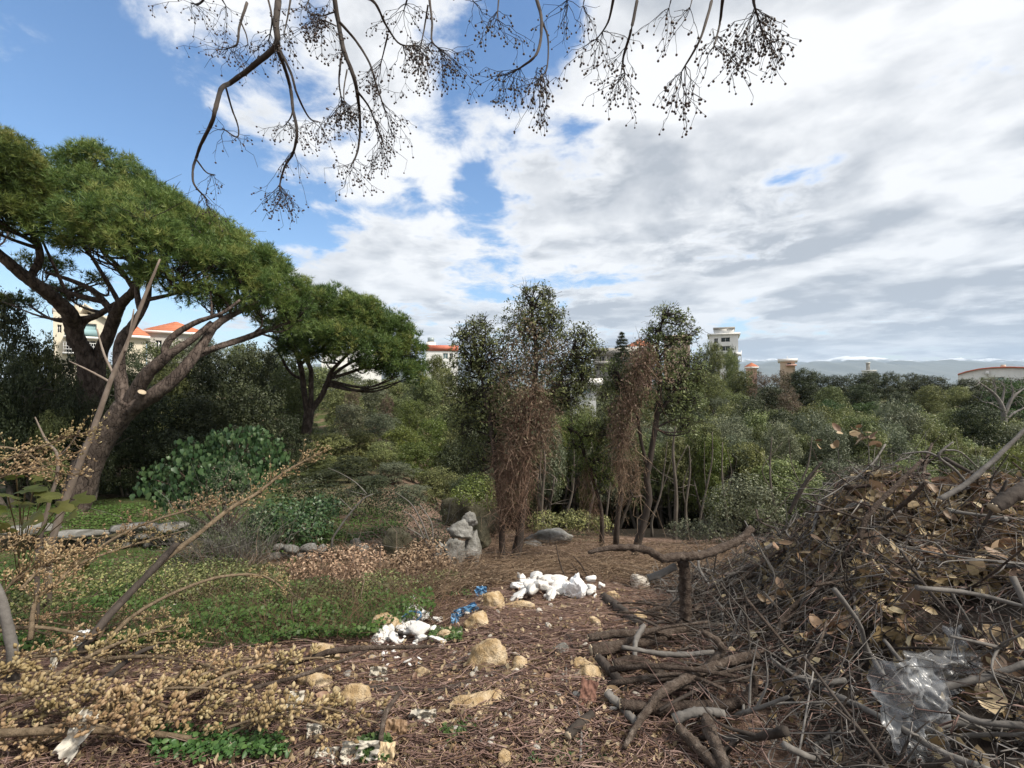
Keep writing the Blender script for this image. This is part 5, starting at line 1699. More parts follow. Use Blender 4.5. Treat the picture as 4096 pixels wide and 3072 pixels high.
t = thing('large_leaved_plant', 'plant with big yellow-green lobed leaves among the seed stalks', 'plant', G(20, 600)[0])
t0 = np.array(t.location)
LV = []
for k in range(3):
    v, f = lobed_leaf(k)
    B = MB()
    B.add(v, f, None, .2 + .3 * k)
    LV.append(B.mesh('leaf', 'leaf_fig', True))
B = MB()
for (px, py, Y, s, rx, rz) in ((25, 490, 3.3, .15, .5, .2), (8, 497, 3.1, .16, .7, 2.4), (42, 497, 3.3, .14, .9, 1.0), (30, 520, 3.2, .15, 1.1, -.4), (47, 524, 3.2, .13, 1.2, -1.2), (58, 507, 3.4, .14, .8, .4), (76, 500, 3.5, .14, .9, .2), (10, 528, 3, .12, 1.2, 3.0), (70, 515, 3.4, .12, 1.1, -.6),
                               (-8, 510, 3, .15, .8, 2), (20, 505, 3.4, .13, .6, 1.6), (88, 565, 3.0, .11, 1.35, -1.4), (16, 475, 3.5, .12, .7, 2.8), (36, 478, 3.6, .11, .8, .9)):
    c = P(px, py, Y)
    link_copy(random.choice(LV), 'leaf', t, c - t0, (rx - .25, U(-.3, .3), rz), (s * .8, s * .8, s * .8))
    st = P(px * .6 + 10, py + 16, Y)
    B.tube(smooth_path(np.array([t0 + [U(-.1, .1), 0, 0], st * .6 + t0 * .4 + [0, 0, .15], c])), .004, 5, rnd=.8)
B.build('stems', 'stalk', t, kind='stuff')

# ================================================================== SEED STALKS (dry panicles with tan pods)
def stalk(label, path, r_px, zones, size, group='dry seed stalks', dens=.95, mat='bark_stalk', wpx=None, name='seed_stalk'):
    """path px (px,py,Y); r_px in pixels at start/end; zones: (t0,t1,n side twigs, twig length m)"""
    pts = [(a, b_, Y, 0) for a, b_, Y in path]
    p, _ = ppath(pts, 8)
    n = len(p)
    rad = np.linspace(r_px[0], r_px[1], n) / F * p[:, 1]
    t = thing(name, label, 'seed stalk', p[0], group)
    B = MB()
    B.tube(p, rad, 7, rough=.08, rnd=random.random())
    B.build('stem', mat, t, smooth=True)
    TW, PD = MB(), MB()
    for (t0, t1, m_, ln) in zones:
        m_ = int(m_ * dens)
        idx = (rng.uniform(t0, t1, m_) * (n - 1)).astype(int)
        s0 = p[idx]
        tan = unit(np.gradient(p, axis=0))[idx]
        d = unit(tan * .9 + rand_dirs(m_) * 1.0 + [0, 0, .25])
        L_ = ln * rng.uniform(.4, 1.1, m_)
        pos = TW.twigs(s0, d, L_, .0024, .0014, .35, .08, 4, 3)
        # pods at the end of every twig and in pairs along it
        for q, cnt in ((4, 3), (3, 2), (2, 2)):
            e = np.repeat(pos[:, q], cnt, 0)
            dd = unit(np.repeat(d, cnt, 0) * .8 + rand_dirs(len(e)) * .7 + [0, 0, .35])
            s = size * rng.uniform(.5, 1.25, len(e))
            PD.inst(*(T_POD if size > .026 else T_PODLOW), e + dd * .003, frames(dd, np.roll(dd, 1, 1) + .01, s * 1.25, s), rng.random(len(e)))
    if zones:
        TW.build('twigs', 'stalk', t, kind='stuff')
        PD.build('pods', 'pod', t, smooth=True, kind='stuff')
    return t


random.seed(5)
stalk('thick dark stem with pods leaning over the green lawn', [(95, 640, 3.0), (108, 616, 3.1), (133, 590, 3.3), (162, 562, 3.5), (197, 535, 3.8), (231, 508, 4.1), (256, 494, 4.3), (285, 472, 4.5), (322, 452, 4.7)], (4.2, .8), [(.72, 1, 70, .2), (.55, .72, 14, .12)], .022, None)
stalk('short charred stem end leaning against the pod-bearing stem', [(80, 652, 2.9), (108, 617, 3.05), (135, 588, 3.25), (160, 562, 3.45), (177, 543, 3.6)], (4, 3), [], .02, None, mat='bark_dark', name='charred_stem')
stalk('grey-brown arching stalk with a pod cluster over the clover', [(100, 648, 3.0), (133, 616, 3.2), (174, 593, 3.5), (220, 577, 3.8), (262, 576, 4.0), (285, 590, 4.1)], (2.2, .9), [(.72, 1, 34, .12)], .021, None)
stalk('pod-laden stalk spreading across the terrace wall', [(72, 575, 3.1), (92, 555, 3.2), (115, 538, 3.3), (150, 522, 3.5), (195, 508, 3.7), (212, 502, 3.8)], (1.8, .7), [(.3, 1, 75, .16)], .019, None)
stalk('low pod stalk along the terrace wall', [(70, 568, 3.0), (110, 552, 3.2), (150, 540, 3.4), (188, 530, 3.5)], (1.5, .6), [(.3, .9, 30, .1)], .018, None)
stalk('dense pod spray in front of the thin whitish sapling', [(20, 590, 2.7), (45, 565, 2.8), (70, 555, 2.9), (95, 552, 3.0)], (1.6, .7), [(.25, 1, 55, .12)], .019, None)
stalk('pod spray hanging over the left terrace', [(-20, 625, 2.6), (5, 590, 2.7), (30, 570, 2.8), (60, 560, 2.9)], (1.6, .7), [(.2, 1, 60, .15)], .019, None)
stalk('reddish stalk with pods rising from the heap beside the trunk stub', [(30, 640, 2.5), (36, 600, 2.6), (55, 585, 2.7), (80, 560, 2.9), (112, 540, 3.1)], (2.2, .6), [(.2, .8, 60, .14)], .019, None)
stalk('upper left pod spray beside the pale sapling', [(-20, 470, 3.0), (20, 455, 3.1), (60, 440, 3.2), (95, 430, 3.3)], (1.2, .5), [(.1, 1, 60, .16)], .018, None)
stalk('drooping pod spray above the large-leaved plant', [(-25, 500, 2.9), (0, 478, 2.9), (30, 470, 3.0), (62, 462, 3.1)], (1.2, .5), [(.1, 1, 50, .14)], .018, None)
stalk('wispy pod spray left of the leaning pine trunk', [(-10, 445, 3.2), (25, 452, 3.2), (50, 470, 3.2), (75, 476, 3.2)], (1, .5), [(.1, 1, 36, .14)], .02, None)
stalk('pod spray lying low beneath the large-leaved plant', [(-20, 560, 2.8), (8, 548, 2.8), (30, 538, 2.9), (50, 545, 2.9)], (1, .5), [(.1, 1, 30, .1)], .018, None)
GEN = 'fallen dry stalk crowded with tan pods in the seed-stalk heap'
# fallen stalks of the heap at lower left, resting on the ground
for i in range(28):
    x0, y0 = U(-60, 230), U(635, 765)
    ln, ang = U(90, 190), U(-.55, .18)
    g0 = G(x0, y0)[0]
    x1, y1 = x0 + ln * math.cos(ang), y0 + ln * math.sin(ang) * .8
    y1 = max(min(y1, 775), 625)
    g1 = G(x1, y1)[0]
    l0, l1 = U(.02, .12), U(.03, .16)
    pth = []
    for f in np.linspace(0, 1, 5):
        q = g0 * (1 - f) + g1 * f
        z = float(hgt(q[0], q[1])) + l0 * (1 - f) + l1 * f + .06 * math.sin(f * 3.1)
        Y = q[1]
        pth.append((512 + q[0] / Y * F, 384 + (EYE - z) / Y * F, Y))
    near_ = g0[1] < 2.35
    stalk(GEN + (' with large pods' if near_ else ''), pth, (U(1.2, 2.6), .7), [(.2, 1, 22 if near_ else 28, U(.05, .1))], .029 if near_ else .021, 'fallen dry seed stalks of the heap')
stalk('long bare horizontal stem at the front of the seed-stalk heap', [(-20, 734, 1.85), (30, 732, 1.9), (69, 731, 1.93), (127, 731, 1.96), (179, 737, 1.98), (224, 744, 2.0)], (4, 2.4), [(.6, 1, 14, .06)], .026, None)
stalk('grey bare stem lying across the back of the seed-stalk heap', [(-15, 634, 2.6), (20, 628, 2.65), (46, 628, 2.7), (84, 635, 2.75)], (2, 1.6), [], .02, None)
stalk('dark stem running up from the heap toward the tan limestone', [(90, 716, 2.1), (130, 709, 2.2), (168, 714, 2.25), (215, 700, 2.35), (258, 687, 2.45)], (2.6, 1.4), [(.3, .9, 20, .07)], .026, None)
stalk('blackened rotten stick in the seed-stalk heap', [(86, 698, 2.2), (100, 684, 2.3), (118, 668, 2.5), (140, 652, 2.7), (158, 646, 2.8)], (3.6, 1.6), [], .02, None, mat='bark_dark', name='charred_stem')

# ================================================================== FELLED LIMBS AND STICKS (each its own thing)
def pile_h(x, y):
    x = np.asarray(x, float)
    y = np.asarray(y, float)
    xl = .45 + .2 * y
    lump = 1 + .24 * np.sin(x * 2.7 + y * 1.1) * np.sin(y * 2.9 + 1.2) + .10 * np.sin(x * 6.1 - y * 4.3 + .5)
    m = 1.14 * lump * sstep(.1, 2.3, x - xl) * sstep(.3, 3.4, y) * (1 - sstep(4.2, 5.8, y)) * (1 - .55 * sstep(2.6, 4.6, x))
    return m


def hp(x, y):
    return hgt(x, y) + pile_h(x, y)


def GP(px, py):
    px = np.atleast_1d(np.asarray(px, float))
    py = np.atleast_1d(np.asarray(py, float))
    out = np.zeros((len(px), 3))
    done = np.zeros(len(px), bool)
    for Y in np.geomspace(.8, 9, 380):
        x = (px - 512) / F * Y
        zr = EYE - (py - 384) / F * Y
        zg = hp(x, np.full_like(x, Y))
        hit = (~done) & (zr <= zg)
        out[hit] = np.stack([x[hit], np.full(hit.sum(), Y), zg[hit]], 1)
        done |= hit
    out[~done] = np.nan
    return out


def limb(label, pts, mat='bark_log', name='felled_branch', lift=.02, group=None, Y=None, sides=9, cut=True, extra=(), twig=0, rough=.12):
    """pts (px,py,radius px): laid on the ground or pile where the picture shows it"""
    q = GP([a[0] for a in pts], [a[1] for a in pts])
    ys = q[:, 1]
    if np.isnan(ys).all():
        ys = np.full(len(pts), Y or 3.5)
    else:
        good = ~np.isnan(ys)
        ys = np.interp(np.arange(len(ys)), np.arange(len(ys))[good], ys[good])
    if Y is not None:
        ys = np.full(len(pts), Y, float) if np.isscalar(Y) else np.array(Y, float)
    ys = ys - lift * 1.5 - (.05 if name == 'felled_branch' and Y is not None else 0)
    p4 = [(a[0], a[1], yy, a[2] / F * yy) for a, yy in zip(pts, ys)]
    p, r = ppath(p4, 7)
    t = thing(name, label, 'branch', p[0], group)
    B = MB()
    wob = np.cumsum(rng.normal(0, .05, len(r)))
    B.tube(p, r * (1 + .12 * np.sin(wob * 3)), sides, rough=rough, rnd=random.random(), cap=True)
    B.build('bark', mat, t, smooth=True)
    if cut and r[0] > .012:
        d = unit(p[0] - p[1])
        B = MB()
        B.tube(np.array([p[0] - d * .004, p[0] + d * .003]), [r[0] * .93, r[0] * .9], sides)
        B.build('cut_end', 'cut_wood', t)
    for e in extra:
        pe, re = ppath([(a[0], a[1], float(np.interp(a[0], sorted([pts[0][0], pts[-1][0]]), [ys[0], ys[-1]] if pts[0][0] < pts[-1][0] else [ys[-1], ys[0]])) if len(a) < 4 else a[3], a[2] / F * ys.mean()) for a in e], 6)
        B = MB()
        B.tube(pe, re, 7, rough=rough, rnd=random.random())
        B.build('side_branch', mat, t, smooth=True)
    if twig:
        B = MB()
        idx = rng.integers(len(p) // 3, len(p), twig)
        B.twigs(p[idx], unit(p[-1] - p[0]) * .8 + rand_dirs(twig), rng.uniform(.1, .35, twig), .003, .001, .3, .1, 4, 3)
        B.build('twigs', 'twig_grey' if 'weather' in mat else 'twig', t, kind='stuff')
    return t


limb('thick felled limb curving up from the ground into an upright stump', [(591, 651, 6.5), (616, 647, 6.4), (645, 640, 6), (668, 634, 5.6), (682, 626, 5.6), (686, 612, 5.4), (685, 596, 5.2), (685, 576, 5), (682, 560, 4.6)], Y=[2.85, 2.88, 2.95, 3.02, 3.06, 3.08, 3.1, 3.1, 3.1], name='felled_limb')
limb('wavy dark limb arching left and right across the upright stump', [(588, 552.5, 1.8), (608, 548.5, 2.6), (631, 547.5, 3.2), (649, 551, 3.6), (662, 558, 4), (675, 557, 4.4), (690, 556, 4.4), (704, 554.5, 4.2), (724, 547, 3.8), (740, 540, 3.4), (752, 528, 3)], Y=[3.0, 3.0, 3.0, 3.0, 3.0, 3.02, 3.05, 3.1, 3.2, 3.25, 3.3], name='felled_limb')
limb('short pale sawn stub sticking out left of the upright stump', [(647.5, 578.5, 3.6), (660, 574, 3.5), (676, 566, 3.6)], 'bark_weathered', Y=3.06, name='felled_limb')
limb('dark log lying behind the thick felled limb', [(588, 638, 3.6), (616, 634, 3.8), (640, 633, 3.6), (660, 630, 3)], Y=3.02)
limb('rotten mossy log slanting down toward the felled limb', [(604, 598, 5), (621, 611, 5.5), (642, 627, 5)], 'bark_dark', lift=.04)
limb('stout smooth branch with pale scar crossing the pile foot', [(614, 666, 5), (633, 661, 5), (648, 666, 4.8), (668, 679, 4.8), (679, 684, 4.8), (697, 689, 5), (718, 703, 4.5)], Y=[2.62, 2.62, 2.58, 2.5, 2.45, 2.4, 2.32])
limb('long straight brown branch crossing over the others to lower left', [(757, 654, 4.4), (720, 664, 4.4), (685, 679, 4.6), (662, 693, 4.2), (650, 707, 3.8), (637, 725, 3), (624, 748, 2.2)], Y=[2.5, 2.42, 2.34, 2.28, 2.22, 2.14, 2.05], extra=[[(700, 672, 4, 2.37), (712, 662, 4.2, 2.36), (722, 650, 4.2, 2.36), (716, 640, 3.6, 2.36), (702, 631, 2.6, 2.38)]])
limb('smooth brown log lying level at the pile foot', [(620, 704, 4.6), (650, 708, 5), (685, 707, 5.2), (731, 704.5, 5.2), (748, 696, 5), (754, 683, 4.4), (753, 672, 3.6)], Y=[2.27, 2.25, 2.24, 2.22, 2.22, 2.22, 2.22])
limb('grey elbow-shaped branch dipping under the level brown log', [(606, 692, 3.8), (614, 700, 4), (622, 706, 4.2), (637, 724, 3.8)], 'bark_weathered', Y=[2.36, 2.33, 2.3, 2.18])
limb('short grey broken branch below the level brown log', [(674, 720, 5), (691, 713, 4.6), (708, 712, 4.2), (724, 714, 4)], 'bark_weathered', Y=2.16)
limb('knotty upright brown log at the bottom edge of the pile', [(706, 716, 4.5), (709, 728, 7), (714, 740, 6.6), (720, 754, 6.4), (730, 778, 6)], Y=[2.15, 2.08, 2.02, 1.96, 1.88])
limb('split ribbed branch with splintered wood at the bottom of the pile', [(678, 728, 5.4), (697, 746, 6), (722, 772, 6.4)], Y=[2.1, 2.02, 1.92], mat='bark_log')
limb('dark rotten stick under the stout smooth branch', [(598, 657, 4), (608, 668, 4.4), (616, 677, 5), (626, 693, 5)], 'bark_dark', Y=[2.72, 2.62, 2.55, 2.44])
limb('thin grey crooked twig linking the felled logs', [(644, 626, 2.4), (637, 637, 2.6), (635, 648, 2.4), (635, 660, 2)], 'bark_weathered', Y=[2.95, 2.84, 2.76, 2.66])
limb('slender pale-tipped branch crossing in front of the felled limb', [(622, 647, 2), (650, 652, 2.3), (679, 655, 2.4), (714, 652, 2)], 'bark_weathered', Y=2.66)
limb('dark curved branch lying across the middle of the litter', [(362, 686, 2), (375, 689, 3.4), (400, 690.5, 4), (429, 693, 4.2), (458, 687, 3.8), (482, 678, 3.2), (507, 668, 2.4)], 'bark_dark')
limb('thin dark twig above the dark curved branch', [(430, 681, 1.2), (444, 671, 1.6), (476, 671, 1.6), (507, 667, 1.6)], 'bark_dark')
limb('second dark branch parallel to the dark curved branch', [(432, 704, 1.4), (456, 698, 2.2), (480, 690, 2.4), (506, 680, 2)], 'bark_dark')
limb('long brown branch resting over the peaked tan stone', [(262, 668, 1.6), (296, 662, 2.2), (331, 652, 2.8), (366, 648, 2.4), (412, 647, 1.7), (438, 646, 1)], Y=[2.75, 2.72, 2.7, 2.74, 2.78, 2.8])
limb('thin branch below the long brown branch', [(246, 690, 1.9), (296, 677, 1.9), (331, 665, 1.7), (368, 651, 1)], Y=[2.4, 2.48, 2.56, 2.66])
limb('long pale brown stick at the front of the litter', [(252, 768, 3.4), (285, 752, 3.4), (319, 741, 3), (354, 731, 2.4), (389, 723, 1.6), (430, 712, 1)], 'bark_log')
limb('upright dark stick curving up at the front of the litter', [(379, 772, 2.8), (381, 738, 2.6), (386, 713, 2.2), (400, 692, 1.8)], 'bark_log', Y=[1.95, 2.03, 2.13, 2.26])
limb('straight brown stick pointing at the half yellow stone', [(519, 640, 1.8), (552, 656, 2.2), (590, 669, 1.8)])
limb('long pale winding twig running down to the weed patch', [(566, 664, .9), (567, 684, 1.1), (575, 700, 1.3), (581, 727, 1.4), (580, 770, 1.4)], 'bark_weathered', cut=False)
limb('short stout bark-covered log beside the weed patch', [(568, 736, 4.6), (579, 725, 5), (592, 714, 4.2)], 'bark_dark', lift=.03)
limb('grey forked stick in the middle litter', [(505, 716, 1.4), (516, 702, 1.6), (536, 680, 1.2)], 'bark_weathered')
limb('curved bare stick below the broad flat slab', [(440, 735, 2), (468, 737, 2), (485, 725, 1.8), (492, 708, 1.8), (506, 690, 1.6)])
limb('small dark stick left of the yellowish squared stone', [(500, 683, 3), (512, 680, 2.6), (524, 675, 2)], 'bark_dark')
limb('pale weathered branch between ochre stones', [(446, 668, 2.4), (460, 660, 2.2), (478, 650, 1.2)], 'bark_weathered')
limb('curved dark stick right of the big ochre block', [(563, 629, 1.4), (570, 640, 2), (573, 648, 1.2)], 'bark_dark')
# named branches of the brush pile standing clear of it
limb('grey branch sweeping across the clear plastic', [(894, 695, 3.4), (942, 687, 3.2), (982, 678, 3.2), (1028, 663, 3)], 'bark_weathered', lift=.06, twig=6)
limb('long grey pole slanting down through the brush pile', [(768, 660, 2), (822, 689, 2.6), (861, 707, 2.8), (901, 728, 3), (942, 752, 3.2), (992, 772, 3.4)], 'bark_weathered', lift=.07, twig=10)
limb('upright grey stem in front of the dead leaves', [(895, 694, 2.4), (866, 645, 2), (855, 605, 1.6), (852, 566, 1)], 'bark_weathered', lift=.05, twig=8)
limb('grey stick bending right below the clear plastic', [(884, 640, 1.6), (918, 680, 2.4), (965, 717, 2.8), (1028, 726, 3)], 'bark_weathered', lift=.06, twig=6)
limb('dark stick rising out of the leaves to the pile top', [(859, 540, 2.6), (870, 513, 2.4), (901, 481, 2), (922, 460, 1.4)], 'bark_log', Y=[2.8, 2.85, 2.95, 3.05], twig=4)
limb('long thin shoot leaning out over the scrub field', [(939, 500, 2.6), (967, 483, 2.4), (1000, 454, 2), (1030, 424, 1.6)], 'bark_weathered', Y=2.6)
limb('black log end lying on top of the brush pile', [(994, 508, 6.5), (1012, 496, 7), (1034, 484, 7)], 'bark_dark', Y=2.4)
limb('curved grey branch lying among dead leaves', [(840, 514, 2.2), (851, 506.5, 2.6), (866, 504, 2.6), (901, 513, 2)], 'bark_weathered', lift=.05)
limb('slim dark branch at the left shoulder of the brush pile', [(789, 514, 1.6), (798, 496, 2), (808, 479, 1.6), (822, 462, 1)], 'bark_dark', Y=3.6, twig=6)
limb('forked bare twig above the brush pile', [(967, 484, 1.4), (955, 470, 1.3), (939, 457, 1.2), (944, 449, 1.1), (953, 442, .8)], 'bark_weathered', Y=2.9, extra=[[(939, 457, 1.1, 2.9), (925, 452, 1, 2.95), (902, 454, .7, 3)], [(944, 450, 1, 2.9), (960, 452, .8, 2.9), (978, 468, .6, 2.9)]])
limb('mossy dark log half buried in the leaf heap', [(850, 498, 5), (872, 482, 6.5), (892, 476, 6)], 'bark_dark', lift=-.02)

# ================================================================== BRUSH PILE
random.seed(11)
pile = thing('brush_pile', 'big heap of cut branches and dead brown leaves', 'brush pile', (2.6, 3.0, float(hgt(2.6, 3.0))))
pl0 = np.array(pile.location)
xs, ys = np.linspace(.7, 6.6, 90), np.linspace(.9, 6.2, 80)
PX, PY = np.meshgrid(xs, ys)
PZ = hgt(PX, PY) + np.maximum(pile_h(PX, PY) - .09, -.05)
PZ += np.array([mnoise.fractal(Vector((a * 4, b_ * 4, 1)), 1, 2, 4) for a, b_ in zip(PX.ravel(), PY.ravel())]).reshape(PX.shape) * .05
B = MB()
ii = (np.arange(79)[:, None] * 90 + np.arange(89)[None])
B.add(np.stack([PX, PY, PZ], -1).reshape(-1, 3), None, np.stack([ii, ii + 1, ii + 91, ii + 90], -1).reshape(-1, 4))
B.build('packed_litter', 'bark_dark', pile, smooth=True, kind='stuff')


def pile_points(n, x_off=(0, 3.4), y=(1.0, 5.2), w=None):
    yy = rng.uniform(y[0] ** .5, y[1] ** .5, n * 3) ** 2
    xx = .45 + .2 * yy + rng.uniform(x_off[0], x_off[1], n * 3)
    px = 512 + xx / yy * F
    k = (px < 1110)
    if w is not None:
        k &= rng.random(n * 3) < w(xx, yy)
    xx, yy = xx[k][:n], yy[k][:n]
    return np.stack([xx, yy, hp(xx, yy)], 1)


def lie(n):
    d = rand_dirs(n)
    d[:, 2] = d[:, 2] * .5
    d += np.array([.55, -.45, -.12]) * rng.choice([-1, 1], n)[:, None] * rng.uniform(0, .5, n)[:, None]
    return unit(d)


# larger branches as parts: curved, forked, lying at all angles
p = pile_points(230, (.1, 3.2))
dd = lie(230)
for i in range(len(p)):
    L_ = U(.25, 1.0)
    c0 = p[i] + [0, 0, U(.0, .16)]
    side = unit(np.cross(dd[i], [0, 0, 1.0]) + [1e-6, 0, 0])
    bow = U(-.2, .2) * L_
    pts = smooth_path(np.array([c0 - dd[i] * L_ * .5, c0 - dd[i] * L_ * .2 + side * bow, c0 + dd[i] * L_ * .15 + side * bow * U(-.6, .8) + [0, 0, U(-.03, .06)], c0 + dd[i] * L_ * .5 + [0, 0, U(-.05, .12)]]), 4)
    pts[:, 2] = np.maximum(pts[:, 2], hp(pts[:, 0], pts[:, 1]) - .02)
    r0 = .004 + .014 * random.random() ** 2
    B = MB()
    B.tube(pts, np.linspace(r0, r0 * .5, len(pts)), 6, rough=.1, rnd=random.random())
    for q in range(4):
        j_ = random.randrange(2, len(pts) - 1)
        d3 = unit(unit(pts[j_] - pts[j_ - 1]) + rand_dirs(1)[0] * .9 + [0, 0, .2])
        L3 = U(.08, .35)
        e3 = smooth_path(np.array([pts[j_], pts[j_] + d3 * L3 * .5 + rng.normal(0, .025, 3), pts[j_] + d3 * L3 + rng.normal(0, .03, 3)]), 3)
        B.tube(e3, np.linspace(r0 * .55, .0014, len(e3)), 5, rnd=random.random(), cap=False)
    B.build('branch', random.choice(('bark_weathered', 'bark_weathered', 'bark_log', 'bark_dark')), pile, smooth=True)
for i in range(60):
    yy = U(2.2, 4.2)
    xx = .45 + .2 * yy + U(-.15, .85)
    a0 = U(-.7, .7) + random.choice((0, math.pi))
    L_ = U(.25, .8)
    d_ = np.array([math.cos(a0), math.sin(a0) * .7, 0])
    mid = np.array([xx, yy, 0])
    pts = smooth_path(np.array([mid - d_ * L_ / 2, mid + [U(-.08, .08), U(-.08, .08), 0], mid + d_ * L_ / 2]), 4)
    lf = np.linspace(U(.0, .1), U(.0, .22), len(pts))
    pts[:, 2] = hp(pts[:, 0], pts[:, 1]) + lf + .04 * np.sin(np.linspace(0, 3.1, len(pts)))
    r0 = U(.005, .015)
    B = MB()
    B.tube(pts, np.linspace(r0, r0 * .55, len(pts)), 7, rough=.1, rnd=random.random())
    B.build('branch', 'bark_log' if i % 3 else 'bark_dark', pile, smooth=True)
B = MB()
p = pile_points(1700, (.1, 3.4))
B.twigs(p, lie(len(p)), rng.uniform(.08, .5, len(p)), rng.uniform(.0012, .005, len(p)), None, 1.3, .26, 7, 3, None, hp, rng.uniform(-.03, .17, len(p)))
B.build('twigs', 'twig_grey', pile, kind='stuff')
B = MB()
p = pile_points(1000, (-.05, 2.6))
B.twigs(p, lie(len(p)), rng.uniform(.08, .45, len(p)), rng.uniform(.0015, .005, len(p)), None, 1.3, .26, 7, 3, None, hp, rng.uniform(-.03, .14, len(p)))
B.build('twigs', 'twig', pile, kind='stuff')
# sprigs rising above the ridge
B = MB()
p = pile_points(1000, (.2, 3.3), (2.4, 4.8))
B.twigs(p, rand_dirs(len(p)) * .8 + [0, 0, .7], rng.uniform(.1, .38, len(p)), rng.uniform(.0015, .0045, len(p)), None, 1.0, .2, 6, 3)
B.build('sprigs', 'twig_grey', pile, kind='stuff')
# dead leaves
lw = lambda x, y: (.12 * sstep(.2, .5, x - .45 - .2 * y) + .88 * sstep(.6, 1.5, x - .45 - .2 * y)) * (.15 + .85 * sstep(1.7, 2.5, y)) * sstep(-.35, .45, np.sin(x * 4.1 + 2.2 * np.sin(y * 3.3)) * np.sin(y * 4.7 - x) + .5)
B = MB()
p = pile_points(13500, (.2, 3.6), (1.3, 5.0), lw)
p[:, 2] += rng.uniform(-.03, .09, len(p))
leaves(B, p, np.tile([-.2, -.4, .6], (len(p), 1)), .062 * rng.uniform(.6, 1.4, len(p)), .6, T_OVAL, None, 1.5, .5)
B.build('dead_leaves', 'leaf_dead', pile, kind='stuff')
DL = []
for k in range(6):
    g = np.random.default_rng(40 + k)
    v, f = [], []
    NU, NV = 7, 5
    cu, cv, tw = g.uniform(-.5, .9), g.uniform(.1, .9), g.uniform(-.5, .5)
    for i in range(NU):
        u_ = i / (NU - 1)
        wd = .30 * math.sin(math.pi * min(u_ * .94 + .045, 1)) ** .75
        for j in range(NV):
            q = (j / (NV - 1) - .5) * 2
            x, y = u_, q * wd
            z = cu * (u_ - .5) ** 2 * .8 + cv * y * y * 2.2 + tw * y * (u_ - .5) + g.normal(0, .012)
            v.append((x - .5, y, z))
    for i in range(NU - 1):
        for j in range(NV - 1):
            a = i * NV + j
            f.append((a, a + NV, a + NV + 1, a + 1))
    B = MB()
    B.add(v, None, f, .1 + .16 * k)
    DL.append(B.mesh('dead_leaf', 'leaf_dead', True))
p = pile_points(300, (.6, 3.0), (1.3, 3.4), lw)
for i in range(len(p)):
    s = U(.09, .17)
    link_copy(DL[i % 6], 'dead_leaf', pile, p[i] + [0, 0, U(.0, .1)] - pl0, (U(-.9, .9), U(-.9, .9), U(0, 6.28)), (s, s, s))
# loose sprigs of leaves standing above the pile
for (lab, px, py, Y, n_) in (('dry leafy sprig sticking up from the top of the pile', 865, 436, 3.6, 16), ('orange-brown leaf cluster hanging at the pile front', 790, 595, 2.9, 9), ('curled brown leaves hanging in the hollow of the pile', 842, 640, 2.4, 8),
                             ('pair of pale dead leaves on the left shoulder of the pile', 835, 445, 3.6, 5), ('tan leaf cluster low in the grey sticks', 772, 690, 2.25, 7), ('dry leaves caught on the left edge of the pile', 795, 545, 3.1, 6)):
    c = P(px, py, Y)
    bz = hp(c[0], c[1])
    b0 = np.array([c[0] + .04, c[1] + .05, float(bz) - .03])
    t = thing('leaf_sprig', lab, 'dead leaves', b0)
    B = MB()
    B.tube(smooth_path(np.array([b0, (b0 + c) / 2 + [.03, 0, .04], c + [.02, 0, .03]]), 5), np.linspace(.005, .002, 11)[:len(smooth_path(np.array([b0, c, c]), 5))], 5)
    B.build('twig', 'twig_grey', t, smooth=True)
    for k in range(n_):
        s = U(.06, .095)
        q = c + rng.normal(0, .05, 3) * [1.3, 1, .8]
        link_copy(DL[k % 6], 'dead_leaf', t, q - b0, (U(-1, 1), U(-1, 1), U(0, 6.28)), (s, s, s))

# ================================================================== RUBBISH
def sheet(label, px, py, wpx, hpx, mat, name, cat, seed, amp=.25, tilt=.5, surf=GP, lift=.02, nu=26, nv=26, yaw=0, Y=None, ragged=.25):
    """a crumpled piece of film, paper or leaf lying where the picture shows it"""
    g = surf(px, py + hpx * .3)[0] if Y is None else P(px, py, Y)
    Y = g[1] - lift
    c = P(px, py, Y)
    w_, h_ = wpx / F * Y, hpx / F * Y
    B = MB()
    v = []
    for i in range(nu):
        for j in range(nv):
            a, b_ = i / (nu - 1) - .5, j / (nv - 1) - .5
            e = 1 + ragged * mnoise.noise(Vector((math.atan2(b_, a) * 1.8, seed, 0)))
            n1 = mnoise.ridged_multi_fractal(Vector((a * 2.6 + seed, b_ * 2.6, seed * .37)), 1.0, 2.1, 4, 1.0, 2.0)
            n2 = mnoise.fractal(Vector((a * 3 + seed, b_ * 3, 9)), 1, 2, 3)
            dep = (n1 - 1.0) * amp * .5 + n2 * amp * .4
            x = a * w_ * e + n2 * w_ * .06
            z = b_ * h_ * e
            v.append((x * math.cos(yaw) - z * math.sin(yaw), -dep * max(w_, h_) * math.cos(tilt) + b_ * h_ * math.sin(tilt) * .9, x * math.sin(yaw) + z * math.cos(yaw) + dep * max(w_, h_) * math.sin(tilt)))
    ii = (np.arange(nu - 1)[:, None] * nv + np.arange(nv - 1)[None])
    B.add(np.array(v) + c, None, np.stack([ii, ii + nv, ii + nv + 1, ii + 1], -1).reshape(-1, 4), random.random())
    o = B.build(name, mat, smooth=True)
    o.data.transform(__import__('mathutils').Matrix.Translation(Vector(-c)))
    o.location = c
    tag(o, label, cat)
    return o


